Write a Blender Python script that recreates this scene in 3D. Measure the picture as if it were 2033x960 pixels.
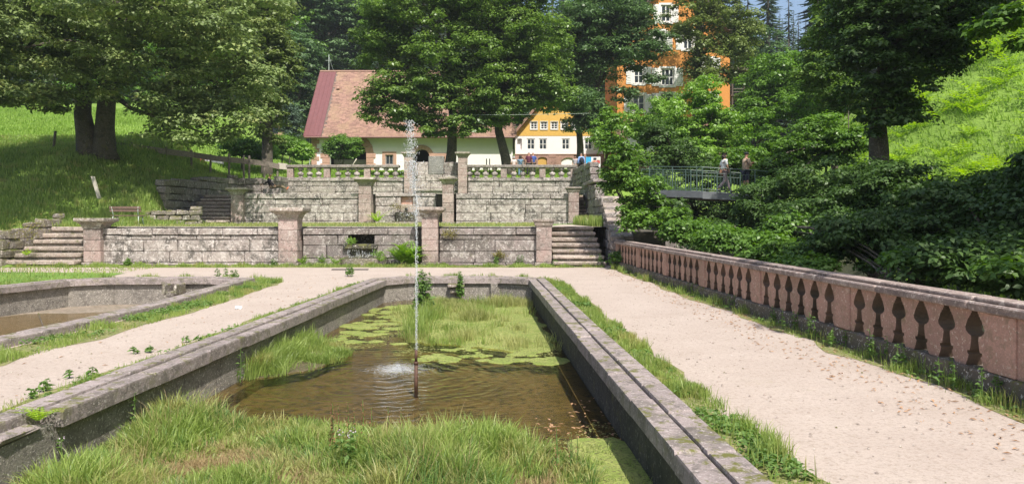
import bpy, math, random
import numpy as np
from mathutils import Vector, Matrix, geometry, noise
for o in list(bpy.data.objects): bpy.data.objects.remove(o)
random.seed(7); rng = np.random.default_rng(7)
R = math.radians
F, CX, HY, CH = 1500.0, 1016.5, 428.0, 1.9
scn = bpy.context.scene
COL = scn.collection
# ---------------------------------------------------------------- camera, sky, sun, exposure
cd = bpy.data.cameras.new("camera"); cam = bpy.data.objects.new("camera", cd); COL.objects.link(cam)
cam.location = (0, 0, CH); cam.rotation_euler = (R(90), 0, 0)
cd.sensor_width = 36; cd.lens = 36 * F / 2033; cd.shift_y = -52 / 2033; cd.clip_end = 3000; cd.clip_start = .05
scn.camera = cam
SUN_EL, SUN_AZ = 54, 20
w = bpy.data.worlds.new("World"); scn.world = w; w.use_nodes = True
wn = w.node_tree; bg = wn.nodes["Background"]
sky = wn.nodes.new("ShaderNodeTexSky"); sky.sky_type = 'NISHITA'; sky.sun_disc = False
sky.sun_elevation = R(SUN_EL); sky.sun_rotation = R(180 - SUN_AZ); sky.dust_density = 2.5; sky.air_density = 1.0
wn.links.new(sky.outputs[0], bg.inputs[0]); bg.inputs[1].default_value = .13
ld = bpy.data.lights.new("sun", 'SUN'); ld.energy = 4.6; ld.angle = R(.5); ld.color = (1, .95, .87)
sun = bpy.data.objects.new("sun", ld); COL.objects.link(sun)
sv = Vector((math.sin(R(SUN_AZ)) * math.cos(R(SUN_EL)), -math.cos(R(SUN_AZ)) * math.cos(R(SUN_EL)), math.sin(R(SUN_EL))))
sun.rotation_euler = sv.to_track_quat('Z', 'Y').to_euler(); sun.location = sv * 60
scn.view_settings.view_transform = 'Standard'; scn.view_settings.look = 'None'
scn.view_settings.exposure = 0.48; scn.view_settings.gamma = 1
scn.cycles.max_bounces = 6; scn.cycles.diffuse_bounces = 3; scn.cycles.glossy_bounces = 2
scn.cycles.transmission_bounces = 4; scn.cycles.transparent_max_bounces = 8
scn.cycles.use_fast_gi = False

# ---------------------------------------------------------------- helpers
def P(px, py, D): return Vector(((px - CX) / F * D, D, CH - (py - HY) / F * D))
def PX(px, D): return (px - CX) / F * D
def PZ(py, D): return CH - (py - HY) / F * D
def G(px, py, z=0):
    D = (CH - z) * F / (py - HY); return Vector(((px - CX) / F * D, D, z))
def sm(a, b, x):
    t = min(1, max(0, (x - a) / (b - a))); return t * t * (3 - 2 * t)

def wl(o):
    v = Vector((0, 0, 0))
    while o is not None: v += o.location; o = o.parent
    return v
def tag(o, label=None, cat=None, group=None, kind=None):
    if label: o['label'] = label
    if cat: o['category'] = cat
    if group: o['group'] = group
    if kind: o['kind'] = kind
    return o
def thing(name, label, cat, loc=(0, 0, 0), group=None):
    o = bpy.data.objects.new(name, None); COL.objects.link(o); o.location = loc; o.empty_display_size = .2
    return tag(o, label, cat, group)
def link(name, me, mat, parent=None, loc=(0, 0, 0)):
    o = bpy.data.objects.new(name, me); COL.objects.link(o)
    if mat is not None and not me.materials: me.materials.append(mat)
    if parent is not None: o.parent = parent; o.location = Vector(loc) - wl(parent)
    else: o.location = loc
    return o

# chamfered block topology
def _topo():
    idx = {}; vs = []
    for sx in (-1, 1):
        for sy in (-1, 1):
            for sz in (-1, 1):
                for a in range(3):
                    idx[(sx, sy, sz, a)] = len(vs); vs.append((sx, sy, sz, a))
    fs = []
    for a in range(3):
        b, c = [k for k in range(3) if k != a]
        for s in (-1, 1):
            q = []
            for (t, u) in ((-1, -1), (1, -1), (1, 1), (-1, 1)):
                k = [0, 0, 0]; k[a] = s; k[b] = t; k[c] = u; q.append(idx[(*k, a)])
            fs.append(q)
    for c in range(3):
        a, b = [k for k in range(3) if k != c]
        for s in (-1, 1):
            for t in (-1, 1):
                k = [0, 0, 0]; k[a] = s; k[b] = t
                k[c] = 1; p1, p2 = idx[(*k, a)], idx[(*k, b)]
                k[c] = -1; p3, p4 = idx[(*k, a)], idx[(*k, b)]
                fs.append([p1, p3, p4, p2])
    for sx in (-1, 1):
        for sy in (-1, 1):
            for sz in (-1, 1): fs.append([idx[(sx, sy, sz, a)] for a in range(3)])
    def pos(v): return Vector([v[i] * (1 if v[3] == i else .8) for i in range(3)])
    out = []
    for f in fs:
        p = [pos(vs[i]) for i in f]; c = sum(p, Vector()) / len(p); n = (p[1] - p[0]).cross(p[2] - p[1])
        out.append(f if n.dot(c) > 0 else f[::-1])
    return vs, out
TV, TF = _topo()

class MB:
    def __init__(s): s.v = []; s.f = []
    def add(s, vs, fs):
        o = len(s.v); s.v += [tuple(v) for v in vs]; s.f += [[i + o for i in f] for f in fs]; return s
    def block(s, x0, x1, y0, y1, z0, z1, ch=.012, jit=.0, M=None):
        c = ((x0 + x1) / 2, (y0 + y1) / 2, (z0 + z1) / 2); h = ((x1 - x0) / 2, (y1 - y0) / 2, (z1 - z0) / 2)
        ch = min(ch, min(h) * .45)
        cj = {}
        vs = []
        for v in TV:
            k = v[:3]
            if k not in cj: cj[k] = [random.uniform(-jit, jit) for _ in range(3)]
            p = Vector([c[i] + v[i] * (h[i] if v[3] == i else h[i] - ch) + cj[k][i] for i in range(3)])
            vs.append(M @ p if M is not None else p)
        return s.add(vs, TF)
    def box(s, x0, x1, y0, y1, z0, z1, M=None):
        p = [Vector((x, y, z)) for x in (x0, x1) for y in (y0, y1) for z in (z0, z1)]
        if M is not None: p = [M @ q for q in p]
        return s.add(p, [[0, 1, 3, 2], [4, 6, 7, 5], [0, 4, 5, 1], [2, 3, 7, 6], [0, 2, 6, 4], [1, 5, 7, 3]])
    def hexa(s, b, t):   # bottom 4 pts, top 4 pts (ccw from above)
        return s.add(list(b) + list(t), [[3, 2, 1, 0], [4, 5, 6, 7]] + [[i, (i + 1) % 4, (i + 1) % 4 + 4, i + 4] for i in range(4)])
    def tube(s, pts, rad, seg=8, cap=True):
        pts = [Vector(p) for p in pts]; n = len(pts)
        if not hasattr(rad, '__len__'): rad = [rad] * n
        vs = []; ref = Vector((0, 0, 1))
        for i, p in enumerate(pts):
            t = (pts[min(i + 1, n - 1)] - pts[max(i - 1, 0)]).normalized()
            if i == 0:
                ref = Vector((1, 0, 0)) if abs(t.z) > .9 else Vector((0, 0, 1))
            a = t.cross(ref); a = a.normalized() if a.length > 1e-4 else Vector((1, 0, 0)); b = t.cross(a); ref = a.cross(t) if False else ref
            for k in range(seg):
                an = 2 * math.pi * k / seg; vs.append(p + (a * math.cos(an) + b * math.sin(an)) * rad[i])
        fs = [[i * seg + k, i * seg + (k + 1) % seg, (i + 1) * seg + (k + 1) % seg, (i + 1) * seg + k] for i in range(n - 1) for k in range(seg)]
        if cap: fs += [list(range(seg))[::-1], [(n - 1) * seg + k for k in range(seg)]]
        return s.add(vs, fs)
    def lathe(s, prof, seg=12, c=(0, 0, 0), square=False):
        vs = []; c = Vector(c)
        k2 = 4 if square else seg
        for r, z in prof:
            for k in range(k2):
                an = 2 * math.pi * (k + (.5 if square else 0)) / k2
                rr = r * (math.sqrt(2) if square else 1)
                vs.append(c + Vector((rr * math.cos(an), rr * math.sin(an), z)))
        n = len(prof)
        fs = [[i * k2 + k, i * k2 + (k + 1) % k2, (i + 1) * k2 + (k + 1) % k2, (i + 1) * k2 + k] for i in range(n - 1) for k in range(k2)]
        fs += [list(range(k2))[::-1], [(n - 1) * k2 + k for k in range(k2)]]
        return s.add(vs, fs)
    def prism(s, poly, h0, h1, fn):  # poly 2d ccw, fn(u,v,h)->Vector
        n = len(poly)
        vs = [fn(u, v, h0) for u, v in poly] + [fn(u, v, h1) for u, v in poly]
        tri = geometry.tessellate_polygon([[Vector((u, v, 0)) for u, v in poly]])
        fs = [list(t)[::-1] for t in tri] + [[i + n for i in t] for t in tri] + [[i, (i + 1) % n, (i + 1) % n + n, i + n] for i in range(n)]
        return s.add(vs, fs)
    def blob(s, c, r, seed=0, lump=.25, sub=10):
        vs = []; fs = []; c = Vector(c); r = Vector(r)
        for i in range(sub + 1):
            th = math.pi * i / sub
            for k in range(sub * 2):
                ph = math.pi * k / sub
                d = Vector((math.sin(th) * math.cos(ph), math.sin(th) * math.sin(ph), math.cos(th)))
                q = 1 + lump * noise.noise(d * 1.7 + Vector((seed * 3.1, 0, 0)))
                vs.append(c + Vector([d[j] * r[j] * q for j in range(3)]))
        for i in range(sub):
            for k in range(sub * 2):
                fs.append([i * sub * 2 + k, (i + 1) * sub * 2 + k, (i + 1) * sub * 2 + (k + 1) % (sub * 2), i * sub * 2 + (k + 1) % (sub * 2)])
        return s.add(vs, fs)
    def build(s, name, mat, parent=None, smooth=False, label=None, cat=None, group=None, kind=None, centre=True):
        V = np.array(s.v, dtype=float); c = (V.min(0) + V.max(0)) / 2
        if parent is None: c[2] = V[:, 2].min()
        if not centre: c = np.zeros(3)
        me = bpy.data.meshes.new(name); me.from_pydata((V - c).tolist(), [], s.f); me.update()
        if smooth: me.polygons.foreach_set('use_smooth', [True] * len(me.polygons))
        o = link(name, me, mat, parent, c); return tag(o, label, cat, group, kind)

def npmesh(name, V, faces_n, mat, parent=None, smooth=False, loc=None):
    """V (n,3); faces_n list of (k, idx array (m,k))"""
    me = bpy.data.meshes.new(name)
    loc = V.mean(0) if loc is None else np.array(loc)
    V = V - loc
    me.vertices.add(len(V)); me.vertices.foreach_set('co', V.astype(np.float32).ravel())
    loops = np.concatenate([f.ravel() for k, f in faces_n]); tot = sum(len(f) for k, f in faces_n)
    cnt = np.concatenate([np.full(len(f), k) for k, f in faces_n])
    me.loops.add(len(loops)); me.loops.foreach_set('vertex_index', loops.astype(np.int32))
    me.polygons.add(tot); st = np.concatenate([[0], np.cumsum(cnt)[:-1]])
    me.polygons.foreach_set('loop_start', st.astype(np.int32))
    me.update(calc_edges=True)
    if smooth: me.polygons.foreach_set('use_smooth', np.ones(tot, dtype=bool))
    return link(name, me, mat, parent, tuple(loc))

# ---------------------------------------------------------------- materials
class NT:
    def __init__(s, name):
        s.m = bpy.data.materials.new(name); s.m.use_nodes = True; s.t = s.m.node_tree
        s.b = s.t.nodes['Principled BSDF']; s.o = s.t.nodes['Material Output']
        s.b.inputs['Roughness'].default_value = .85
        s.pos = s.n('ShaderNodeNewGeometry').outputs['Position']
    def n(s, ty, **kw):
        x = s.t.nodes.new(ty)
        for k, v in kw.items():
            if hasattr(x, k) and k not in ('Scale',): setattr(x, k, v)
            else: s.set(x.inputs[k.replace('_', ' ')], v)
        return x
    def set(s, sock, v):
        if isinstance(v, bpy.types.NodeSocket): s.t.links.new(v, sock)
        else:
            if hasattr(sock.default_value, '__len__') and hasattr(v, '__len__') and len(v) == 3 and len(sock.default_value) == 4: v = (*v, 1)
            sock.default_value = v
    def noise(s, scale, detail=3, rough=.55, vec=None, dist=0):
        x = s.n('ShaderNodeTexNoise'); s.set(x.inputs['Vector'], vec or s.pos)
        x.inputs['Scale'].default_value = scale; x.inputs['Detail'].default_value = detail
        x.inputs['Roughness'].default_value = rough; x.inputs['Distortion'].default_value = dist
        return x.outputs['Fac']
    def ramp(s, v, a, b, lo=0, hi=1):
        x = s.n('ShaderNodeMapRange'); s.set(x.inputs['Value'], v)
        for k, q in (('From Min', a), ('From Max', b), ('To Min', lo), ('To Max', hi)): x.inputs[k].default_value = q
        return x.outputs[0]
    def mix(s, f, a, b, mode='MIX'):
        x = s.n('ShaderNodeMix'); x.data_type = 'RGBA'; x.blend_type = mode
        s.set(x.inputs[0], f); s.set(x.inputs[6], a); s.set(x.inputs[7], b); return x.outputs[2]
    def math(s, op, a, b=0.0):
        x = s.n('ShaderNodeMath'); x.operation = op; s.set(x.inputs[0], a); s.set(x.inputs[1], b); return x.outputs[0]
    def scaled(s, v):
        x = s.n('ShaderNodeMapping'); s.set(x.inputs['Vector'], s.pos); x.inputs['Scale'].default_value = v; return x.outputs[0]
    def bump(s, h, st=.3, dist=.02):
        x = s.n('ShaderNodeBump'); s.set(x.inputs['Height'], h); x.inputs['Strength'].default_value = st; x.inputs['Distance'].default_value = dist
        s.t.links.new(x.outputs[0], s.b.inputs['Normal']); return x
    def val(s, col, lo, hi, rnd=None):
        """vary brightness by random"""
        if rnd is None: rnd = s.n('ShaderNodeObjectInfo').outputs['Random']
        x = s.n('ShaderNodeHueSaturation'); s.set(x.inputs['Color'], col); s.set(x.inputs['Value'], s.ramp(rnd, 0, 1, lo, hi)); return x.outputs[0]
    def col(s, c): s.set(s.b.inputs['Base Color'], c); return s
    def rough(s, v): s.set(s.b.inputs['Roughness'], v); return s

def stone(name, a, b, lichen=.5, lichcol=(.66, .61, .55), dark=.6, moss=.0, vary=(.8, 1.15), bump=.5, sc=1.0, darkc=(.12, .105, .09)):
    m = NT(name)
    c = m.mix(m.ramp(m.noise(2.2 * sc, 4), .35, .65), a, b)
    c = m.val(c, *vary)
    fine = m.noise(45 * sc, 4, .7)
    c = m.mix(.55, c, m.ramp(fine, .3, .7, .35, 1.5), 'MULTIPLY') if False else m.mix(m.ramp(fine, .35, .65, 0, .35), c, (0.06, .05, .045))
    if dark: 
        d = m.noise(1.6 * sc, 6, .68, dist=.6)
        c = m.mix(m.ramp(d, .5, .62, 0, dark), c, darkc)
    if lichen:
        l1 = m.noise(3.4 * sc, 7, .66, dist=.4); c = m.mix(m.ramp(l1, .655 - .2 * lichen, .72 - .2 * lichen, 0, .55), c, lichcol); l1b = m.noise(8.5 * sc, 8, .72, dist=.3); c = m.mix(m.ramp(l1b, .66 - .2 * lichen, .69 - .2 * lichen, 0, .85), c, lichcol)
        l2 = m.noise(24 * sc, 4, .6); c = m.mix(m.ramp(l2, .60, .63, 0, .8), c, tuple(x * 1.1 for x in lichcol))
        l3 = m.noise(6.3 * sc, 7, .75, dist=.8); c = m.mix(m.ramp(l3, .53, .60, 0, .72), c, darkc)
    if moss:
        g = m.n('ShaderNodeNewGeometry'); sx = m.n('ShaderNodeSeparateXYZ'); m.set(sx.inputs[0], g.outputs['Normal'])
        mk = m.math('MULTIPLY', m.ramp(sx.outputs[2], .1, .8, .35, 1), m.ramp(m.noise(4 * sc, 5, .7), .62 - moss * .2, .7 - moss * .2))
        c = m.mix(mk, c, (.13, .13, .03))
    m.col(c); m.bump(m.math('ADD', m.noise(14 * sc, 6, .7), m.math('MULTIPLY', fine, .5)), bump, .03)
    return m.m
def leafmat(name, dark, light, tr=.3, rough=.45, spec=.5, yellow=None):
    m = NT(name); g = m.n('ShaderNodeNewGeometry')
    c = m.mix(g.outputs['Random Per Island'], dark, light)
    c = m.mix(m.ramp(m.noise(.5, 2), .35, .7, 0, .6), c, tuple(x * 1.25 for x in light))
    if yellow: c = m.mix(m.ramp(m.noise(1.3, 3), .56, .66, 0, .75), c, yellow)
    m.col(c).rough(rough); m.b.inputs['Specular IOR Level'].default_value = spec
    t = m.n('ShaderNodeBsdfTranslucent'); hs = m.n('ShaderNodeHueSaturation'); m.set(hs.inputs['Color'], c); hs.inputs['Value'].default_value = 1.6; hs.inputs['Saturation'].default_value = 1.15; m.set(t.inputs[0], hs.outputs[0])
    x = m.n('ShaderNodeMixShader'); x.inputs[0].default_value = tr
    m.t.links.new(m.b.outputs[0], x.inputs[1]); m.t.links.new(t.outputs[0], x.inputs[2]); m.t.links.new(x.outputs[0], m.o.inputs[0])
    return m.m
def plain(name, c, rough=.7, vary=.12, sc=8, metal=0, bump=.15, rnd=None):
    m = NT(name); q = m.mix(m.ramp(m.noise(sc, 5, .65), .3, .7), tuple(x * (1 - vary) for x in c), tuple(min(1, x * (1 + vary)) for x in c))
    if rnd: q = m.val(q, *rnd)
    m.col(q).rough(rough); m.b.inputs['Metallic'].default_value = metal
    m.bump(m.noise(sc * 5, 4), bump, .01); return m.m

M = {}
M['wall'] = stone('lichened_sandstone', (.36, .30, .275), (.42, .37, .335), .55, dark=.95, moss=.05, lichcol=(.63, .575, .54), darkc=(.09, .08, .07))
M['wall_dark'] = stone('stained_sandstone', (.28, .225, .21), (.25, .22, .205), .44, dark=.8, moss=.06, lichcol=(.56, .52, .48))
M['cope'] = stone('weathered_coping', (.36, .30, .28), (.30, .26, .24), .3, dark=.6, moss=.15, lichcol=(.5, .46, .42))
M['pillar'] = stone('pink_pillar_stone', (.43, .30, .27), (.47, .37, .33), .3, dark=.45, lichcol=(.6, .55, .5))
M['cap'] = stone('pillar_cap_stone', (.36, .29, .25), (.40, .34, .28), .4, dark=.6, moss=.25)
M['pink'] = stone('salmon_sandstone', (.56, .33, .26), (.50, .29, .225), .12, dark=.35, vary=(.8, 1.12), bump=.45, darkc=(.28, .19, .13), lichcol=(.58, .45, .36), moss=.1)
M['jamb'] = stone('shade_dark_jamb_stone', (.22, .135, .095), (.16, .105, .075), .0, dark=.7, vary=(.8, 1.1), moss=.0, darkc=(.05, .04, .025))  # sides of the openings coloured dark brown to hold their shade
M['rail'] = stone('rail_sandstone', (.43, .32, .28), (.36, .28, .25), .42, dark=.7, lichcol=(.55, .47, .42), darkc=(.16, .12, .11))
M['plinth'] = stone('dark_plinth_stone', (.16, .125, .10), (.12, .10, .075), .12, dark=.6, moss=.4)
M['pondcope'] = stone('pond_coping_stone', (.40, .33, .315), (.33, .275, .26), .22, dark=.65, moss=.42, lichcol=(.48, .43, .4), vary=(.85, 1.12), sc=1.3)
M['pondwall'] = stone('rough_pond_wall', (.31, .28, .24), (.25, .225, .195), .1, dark=.6, vary=(.9, 1.1), bump=1.0, sc=1.6)
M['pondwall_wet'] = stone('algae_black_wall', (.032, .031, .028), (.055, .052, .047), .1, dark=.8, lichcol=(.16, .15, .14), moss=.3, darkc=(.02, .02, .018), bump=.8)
M['rubble'] = stone('mossy_rubble', (.26, .21, .18), (.22, .19, .16), .35, dark=.8, moss=.75)
M['step'] = stone('step_stone', (.42, .33, .28), (.46, .38, .32), .2, dark=.5, moss=.3)
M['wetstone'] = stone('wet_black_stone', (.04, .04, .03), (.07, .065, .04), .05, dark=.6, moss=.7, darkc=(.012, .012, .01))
M['tablet'] = stone('grey_tablet', (.30, .29, .27), (.24, .24, .235), .2, dark=.4)
M['mortar'] = plain('joint_earth', (.09, .08, .06), 1, .4)

def gravelmat():
    m = NT('pink_gravel')
    c = m.mix(m.ramp(m.noise(.9, 4), .3, .7), (.455, .375, .32), (.53, .45, .39))
    c = m.mix(m.ramp(m.noise(60, 3, .7), .38, .7, 0, .5), c, (.32, .24, .20))
    c = m.mix(m.ramp(m.noise(120, 2), .6, .75, 0, .7), c, (.66, .60, .54))
    c = m.mix(m.ramp(m.noise(5, 6, .75), .52, .72, 0, .5), c, (.33, .26, .2))
    c = m.mix(m.ramp(m.noise(20, 6, .85), .50, .62, 0, .7), c, (.30, .235, .19))
    c = m.mix(m.ramp(m.noise(14, 5, .8), .58, .7, 0, .5), c, (.62, .55, .48))
    c = m.mix(m.ramp(m.noise(1.7, 6, .8, dist=.5), .62, .72, 0, .45), c, (.30, .27, .14))
    m.col(c).rough(.95); m.bump(m.math('ADD', m.noise(70, 4, .8), m.math('MULTIPLY', m.noise(6, 3), 1.5)), .5, .02); return m.m
M['gravel'] = gravelmat()
def soilmat(name, a, b, c3, sc=3):
    m = NT(name); c = m.mix(m.ramp(m.noise(sc, 5, .7), .4, .6), a, b); c = m.mix(m.ramp(m.noise(sc * 6, 4, .7), .5, .62), c, c3)
    m.col(c).rough(1); m.bump(m.noise(30, 4), .6, .03); return m.m
M['verge'] = soilmat('mossy_soil', (.13, .16, .035), (.2, .2, .06), (.33, .28, .17))
M['bank_mud'] = soilmat('shade_dark_bank_mud', (.075, .07, .03), (.10, .085, .04), (.16, .12, .07))  # mud colour darkened to stand for shadow between the grass tufts
M['meadow'] = soilmat('meadow_soil', (.12, .22, .03), (.16, .28, .04), (.10, .17, .03), .5)
M['forest_floor'] = soilmat('forest_floor', (.05, .07, .02), (.07, .09, .025), (.03, .045, .015), .2)
M['pondbed'] = soilmat('brown_pond_bed', (.105, .085, .032), (.16, .125, .055), (.045, .04, .018), 1.3)
M['mud'] = soilmat('drying_mud', (.30, .245, .19), (.24, .19, .145), (.15, .13, .08), 1.5)
M['algae'] = soilmat('algae_mat', (.19, .25, .045), (.28, .31, .085), (.10, .10, .035), 5)
M['bark'] = stone('bark', (.13, .105, .08), (.09, .075, .06), .1, dark=.7, moss=.3, vary=(.8, 1.1), bump=1.0, lichcol=(.25, .24, .2), darkc=(.03, .026, .02))
M['woodgrey'] = plain('grey_timber', (.20, .165, .14), .9, .35, 12, rnd=(.8, 1.15))
M['woodlight'] = plain('bleached_timber', (.52, .47, .40), .9, .2, 12)
M['woodbrown'] = plain('bench_plank_brown', (.17, .105, .085), .6, .25, 14)
M['iron'] = plain('pale_green_iron', (.40, .45, .40), .5, .15, 20)
M['railgreen'] = plain('green_painted_iron', (.075, .12, .10), .5, .15, 20)
M['rust'] = plain('rusty_pipe', (.085, .042, .026), .7, .5, 30)
M['concrete'] = plain('bridge_concrete', (.15, .16, .17), .85, .2, 4)
M['plaster'] = plain('white_plaster', (.84, .79, .785), .9, .03, 1.2)
M['cream'] = plain('window_white', (.78, .77, .74), .6, .04)
M['yellow'] = plain('ochre_plaster', (.68, .42, .10), .9, .06, 2)
M['orange'] = plain('orange_plaster', (.62, .26, .065), .9, .10, 2)
M['glass'] = plain('dark_window_glass', (.035, .045, .055), .12, .2, 2, bump=.0)
M['curtain'] = plain('net_curtain', (.42, .43, .42), .8, .2, 20)
M['pinkstone'] = plain('pink_window_stone', (.48, .29, .22), .9, .15, 5)
M['redstone'] = plain('red_brickwork', (.40, .24, .19), .9, .2, 6, rnd=(.85, 1.15))
M['tile'] = (lambda m: (m.col(m.mix(m.ramp(m.noise(.9, 4), .45, .62, 0, .6), m.val(m.mix(m.ramp(m.noise(9, 3, .8), .35, .65), (.27, .15, .115), (.34, .205, .155)), .72, 1.2, m.n('ShaderNodeNewGeometry').outputs['Random Per Island']), (.36, .24, .15))).rough(.85), m.m)[1])(NT('red_clay_tile'))
M['metalroof'] = plain('crimson_sheet_roof', (.165, .06, .06), .5, .12, 3)
M['gutter'] = plain('copper_gutter', (.20, .10, .08), .5, .2, 9)
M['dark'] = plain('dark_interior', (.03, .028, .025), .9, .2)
M['doorwood'] = plain('grey_door_boards', (.26, .235, .22), .8, .2, 9)
M['yellowdoor'] = plain('yellow_door', (.60, .36, .09), .7, .12, 9)
M['redpaint'] = plain('red_sheet', (.52, .055, .05), .45, .06)
M['whitepaint'] = plain('white_sheet', (.82, .82, .82), .5, .04)
M['darkroof'] = plain('brown_roof', (.16, .12, .10), .9, .3, 6)
M['balcwood'] = plain('dark_veranda_timber', (.09, .065, .05), .8, .3, 8)
# foliage
M['leaf_syc'] = leafmat('sycamore_leaves', (.085, .125, .04), (.23, .30, .105), .22, .48, .4, (.34, .36, .13))
M['leaf_map'] = leafmat('maple_leaves', (.055, .115, .022), (.17, .26, .055), .32, .38)
M['leaf_map2'] = leafmat('lime_leaves_blue_green', (.042, .09, .028), (.105, .175, .06), .3, .4)
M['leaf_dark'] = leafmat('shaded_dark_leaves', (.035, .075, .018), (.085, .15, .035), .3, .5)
M['leaf_bright'] = leafmat('bright_willow_leaves', (.10, .22, .02), (.22, .36, .06), .35, .45)
M['leaf_mid'] = leafmat('hazel_leaves', (.055, .125, .018), (.14, .25, .04), .32, .42)
M['leaf_olive'] = leafmat('olive_ash_leaves', (.08, .12, .025), (.17, .22, .06), .3, .5)
M['needle'] = leafmat('spruce_needles', (.045, .085, .05), (.095, .15, .09), .12, .6)
M['pine'] = leafmat('pine_needles', (.05, .10, .035), (.10, .17, .06), .15, .6)
M['grass'] = leafmat('grass_blades', (.10, .17, .03), (.30, .38, .10), .35, .45, .5, (.38, .34, .13))
M['grass_far'] = leafmat('meadow_blades', (.15, .25, .035), (.26, .38, .07), .4, .6)
M['grass_dry'] = leafmat('dry_grass', (.22, .17, .08), (.36, .27, .14), .3, .7)
M['grass_yel'] = leafmat('yellow_reed_grass', (.20, .23, .06), (.38, .38, .15), .35, .6)
M['fern'] = leafmat('fern_fronds', (.10, .20, .025), (.22, .36, .05), .35, .5)
M['fern_bright'] = leafmat('sunlit_ferns', (.20, .34, .03), (.34, .48, .05), .4, .5)
M['weed'] = leafmat('weed_leaves', (.07, .14, .03), (.16, .26, .07), .3, .5)
M['dock'] = leafmat('dry_dock_seed', (.16, .075, .04), (.26, .13, .07), .1, .8)
M['deadleaf'] = leafmat('fallen_leaves', (.28, .15, .07), (.46, .28, .16), .1, .8)
M['flower'] = plain('pale_lilac_flower', (.62, .5, .62), .8)
# water
def watermat():
    m = NT('pond_water'); t = m.n('ShaderNodeBsdfTransparent'); t.inputs[0].default_value = (.84, .76, .56, 1)
    gl = m.n('ShaderNodeBsdfGlossy'); gl.inputs['Roughness'].default_value = .03; gl.inputs['Color'].default_value = (.9, .9, .9, 1)
    fr = m.n('ShaderNodeFresnel'); fr.inputs['IOR'].default_value = 1.33
    sx = m.n('ShaderNodeVectorMath'); sx.operation = 'DISTANCE'; m.set(sx.inputs[0], m.pos); sx.inputs[1].default_value = (-1.7, 11.8, -.55); wv_ = m.n('ShaderNodeVectorMath'); wv_.operation = 'MULTIPLY_ADD'; cn = m.n('ShaderNodeTexNoise'); m.set(cn.inputs['Vector'], m.pos); cn.inputs['Scale'].default_value = 2.2; m.set(wv_.inputs[0], cn.outputs['Color']); wv_.inputs[1].default_value = (.5, .5, 0); m.set(wv_.inputs[2], m.pos); m.set(sx.inputs[0], wv_.outputs[0])
    d = sx.outputs['Value']
    amp = m.ramp(d, .2, 3.6, .8, 0.03)
    wv = m.math('SINE', m.math('ADD', m.math('MULTIPLY', d, 26), m.math('MULTIPLY', m.noise(.9, 3), 14)))
    h = m.math('ADD', m.math('MULTIPLY', wv, m.math('MULTIPLY', amp, .5)), m.math('MULTIPLY', m.noise(9, 3, vec=m.scaled((1, 1.6, 1))), .8))
    b = m.n('ShaderNodeBump'); m.set(b.inputs['Height'], h); b.inputs['Strength'].default_value = .55; b.inputs['Distance'].default_value = .03
    m.t.links.new(b.outputs[0], gl.inputs['Normal']); m.t.links.new(b.outputs[0], fr.inputs['Normal'])
    x = m.n('ShaderNodeMixShader'); m.set(x.inputs[0], m.ramp(fr.outputs[0], 0, 1, .0, .9)); m.t.links.new(t.outputs[0], x.inputs[1]); m.t.links.new(gl.outputs[0], x.inputs[2])
    m.t.links.new(x.outputs[0], m.o.inputs[0]); return m.m
M['water'] = watermat()
m = NT('falling_water'); m.col((.86, .89, .92)).rough(.15); m.b.inputs['Transmission Weight'].default_value = .35; m.b.inputs['IOR'].default_value = 1.33
tb_ = m.n('ShaderNodeBsdfTransparent'); xs_ = m.n('ShaderNodeMixShader'); xs_.inputs[0].default_value = .62; m.t.links.new(m.b.outputs[0], xs_.inputs[1]); m.t.links.new(tb_.outputs[0], xs_.inputs[2]); m.t.links.new(xs_.outputs[0], m.o.inputs[0])
M['spray'] = m.m
for k, c in dict(skin=(.45, .25, .17), hair_dark=(.03, .02, .017), hair_grey=(.33, .32, .31), white=(.75, .75, .73), mauve=(.30, .235, .25), beige=(.45, .33, .235),
                 navy=(.02, .025, .045), jacket=(.022, .02, .028), khaki=(.17, .13, .08), maroon=(.11, .025, .05), blue=(.045, .09, .30), lightblue=(.26, .40, .75),
                 palepink=(.66, .55, .52), slate=(.14, .24, .34), black=(.015, .015, .016), orangecloth=(.75, .20, .10), greytop=(.40, .36, .38), shoe=(.05, .04, .035)).items():
    M[k] = plain('cloth_' + k, c, .85, .08, 20)

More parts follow.
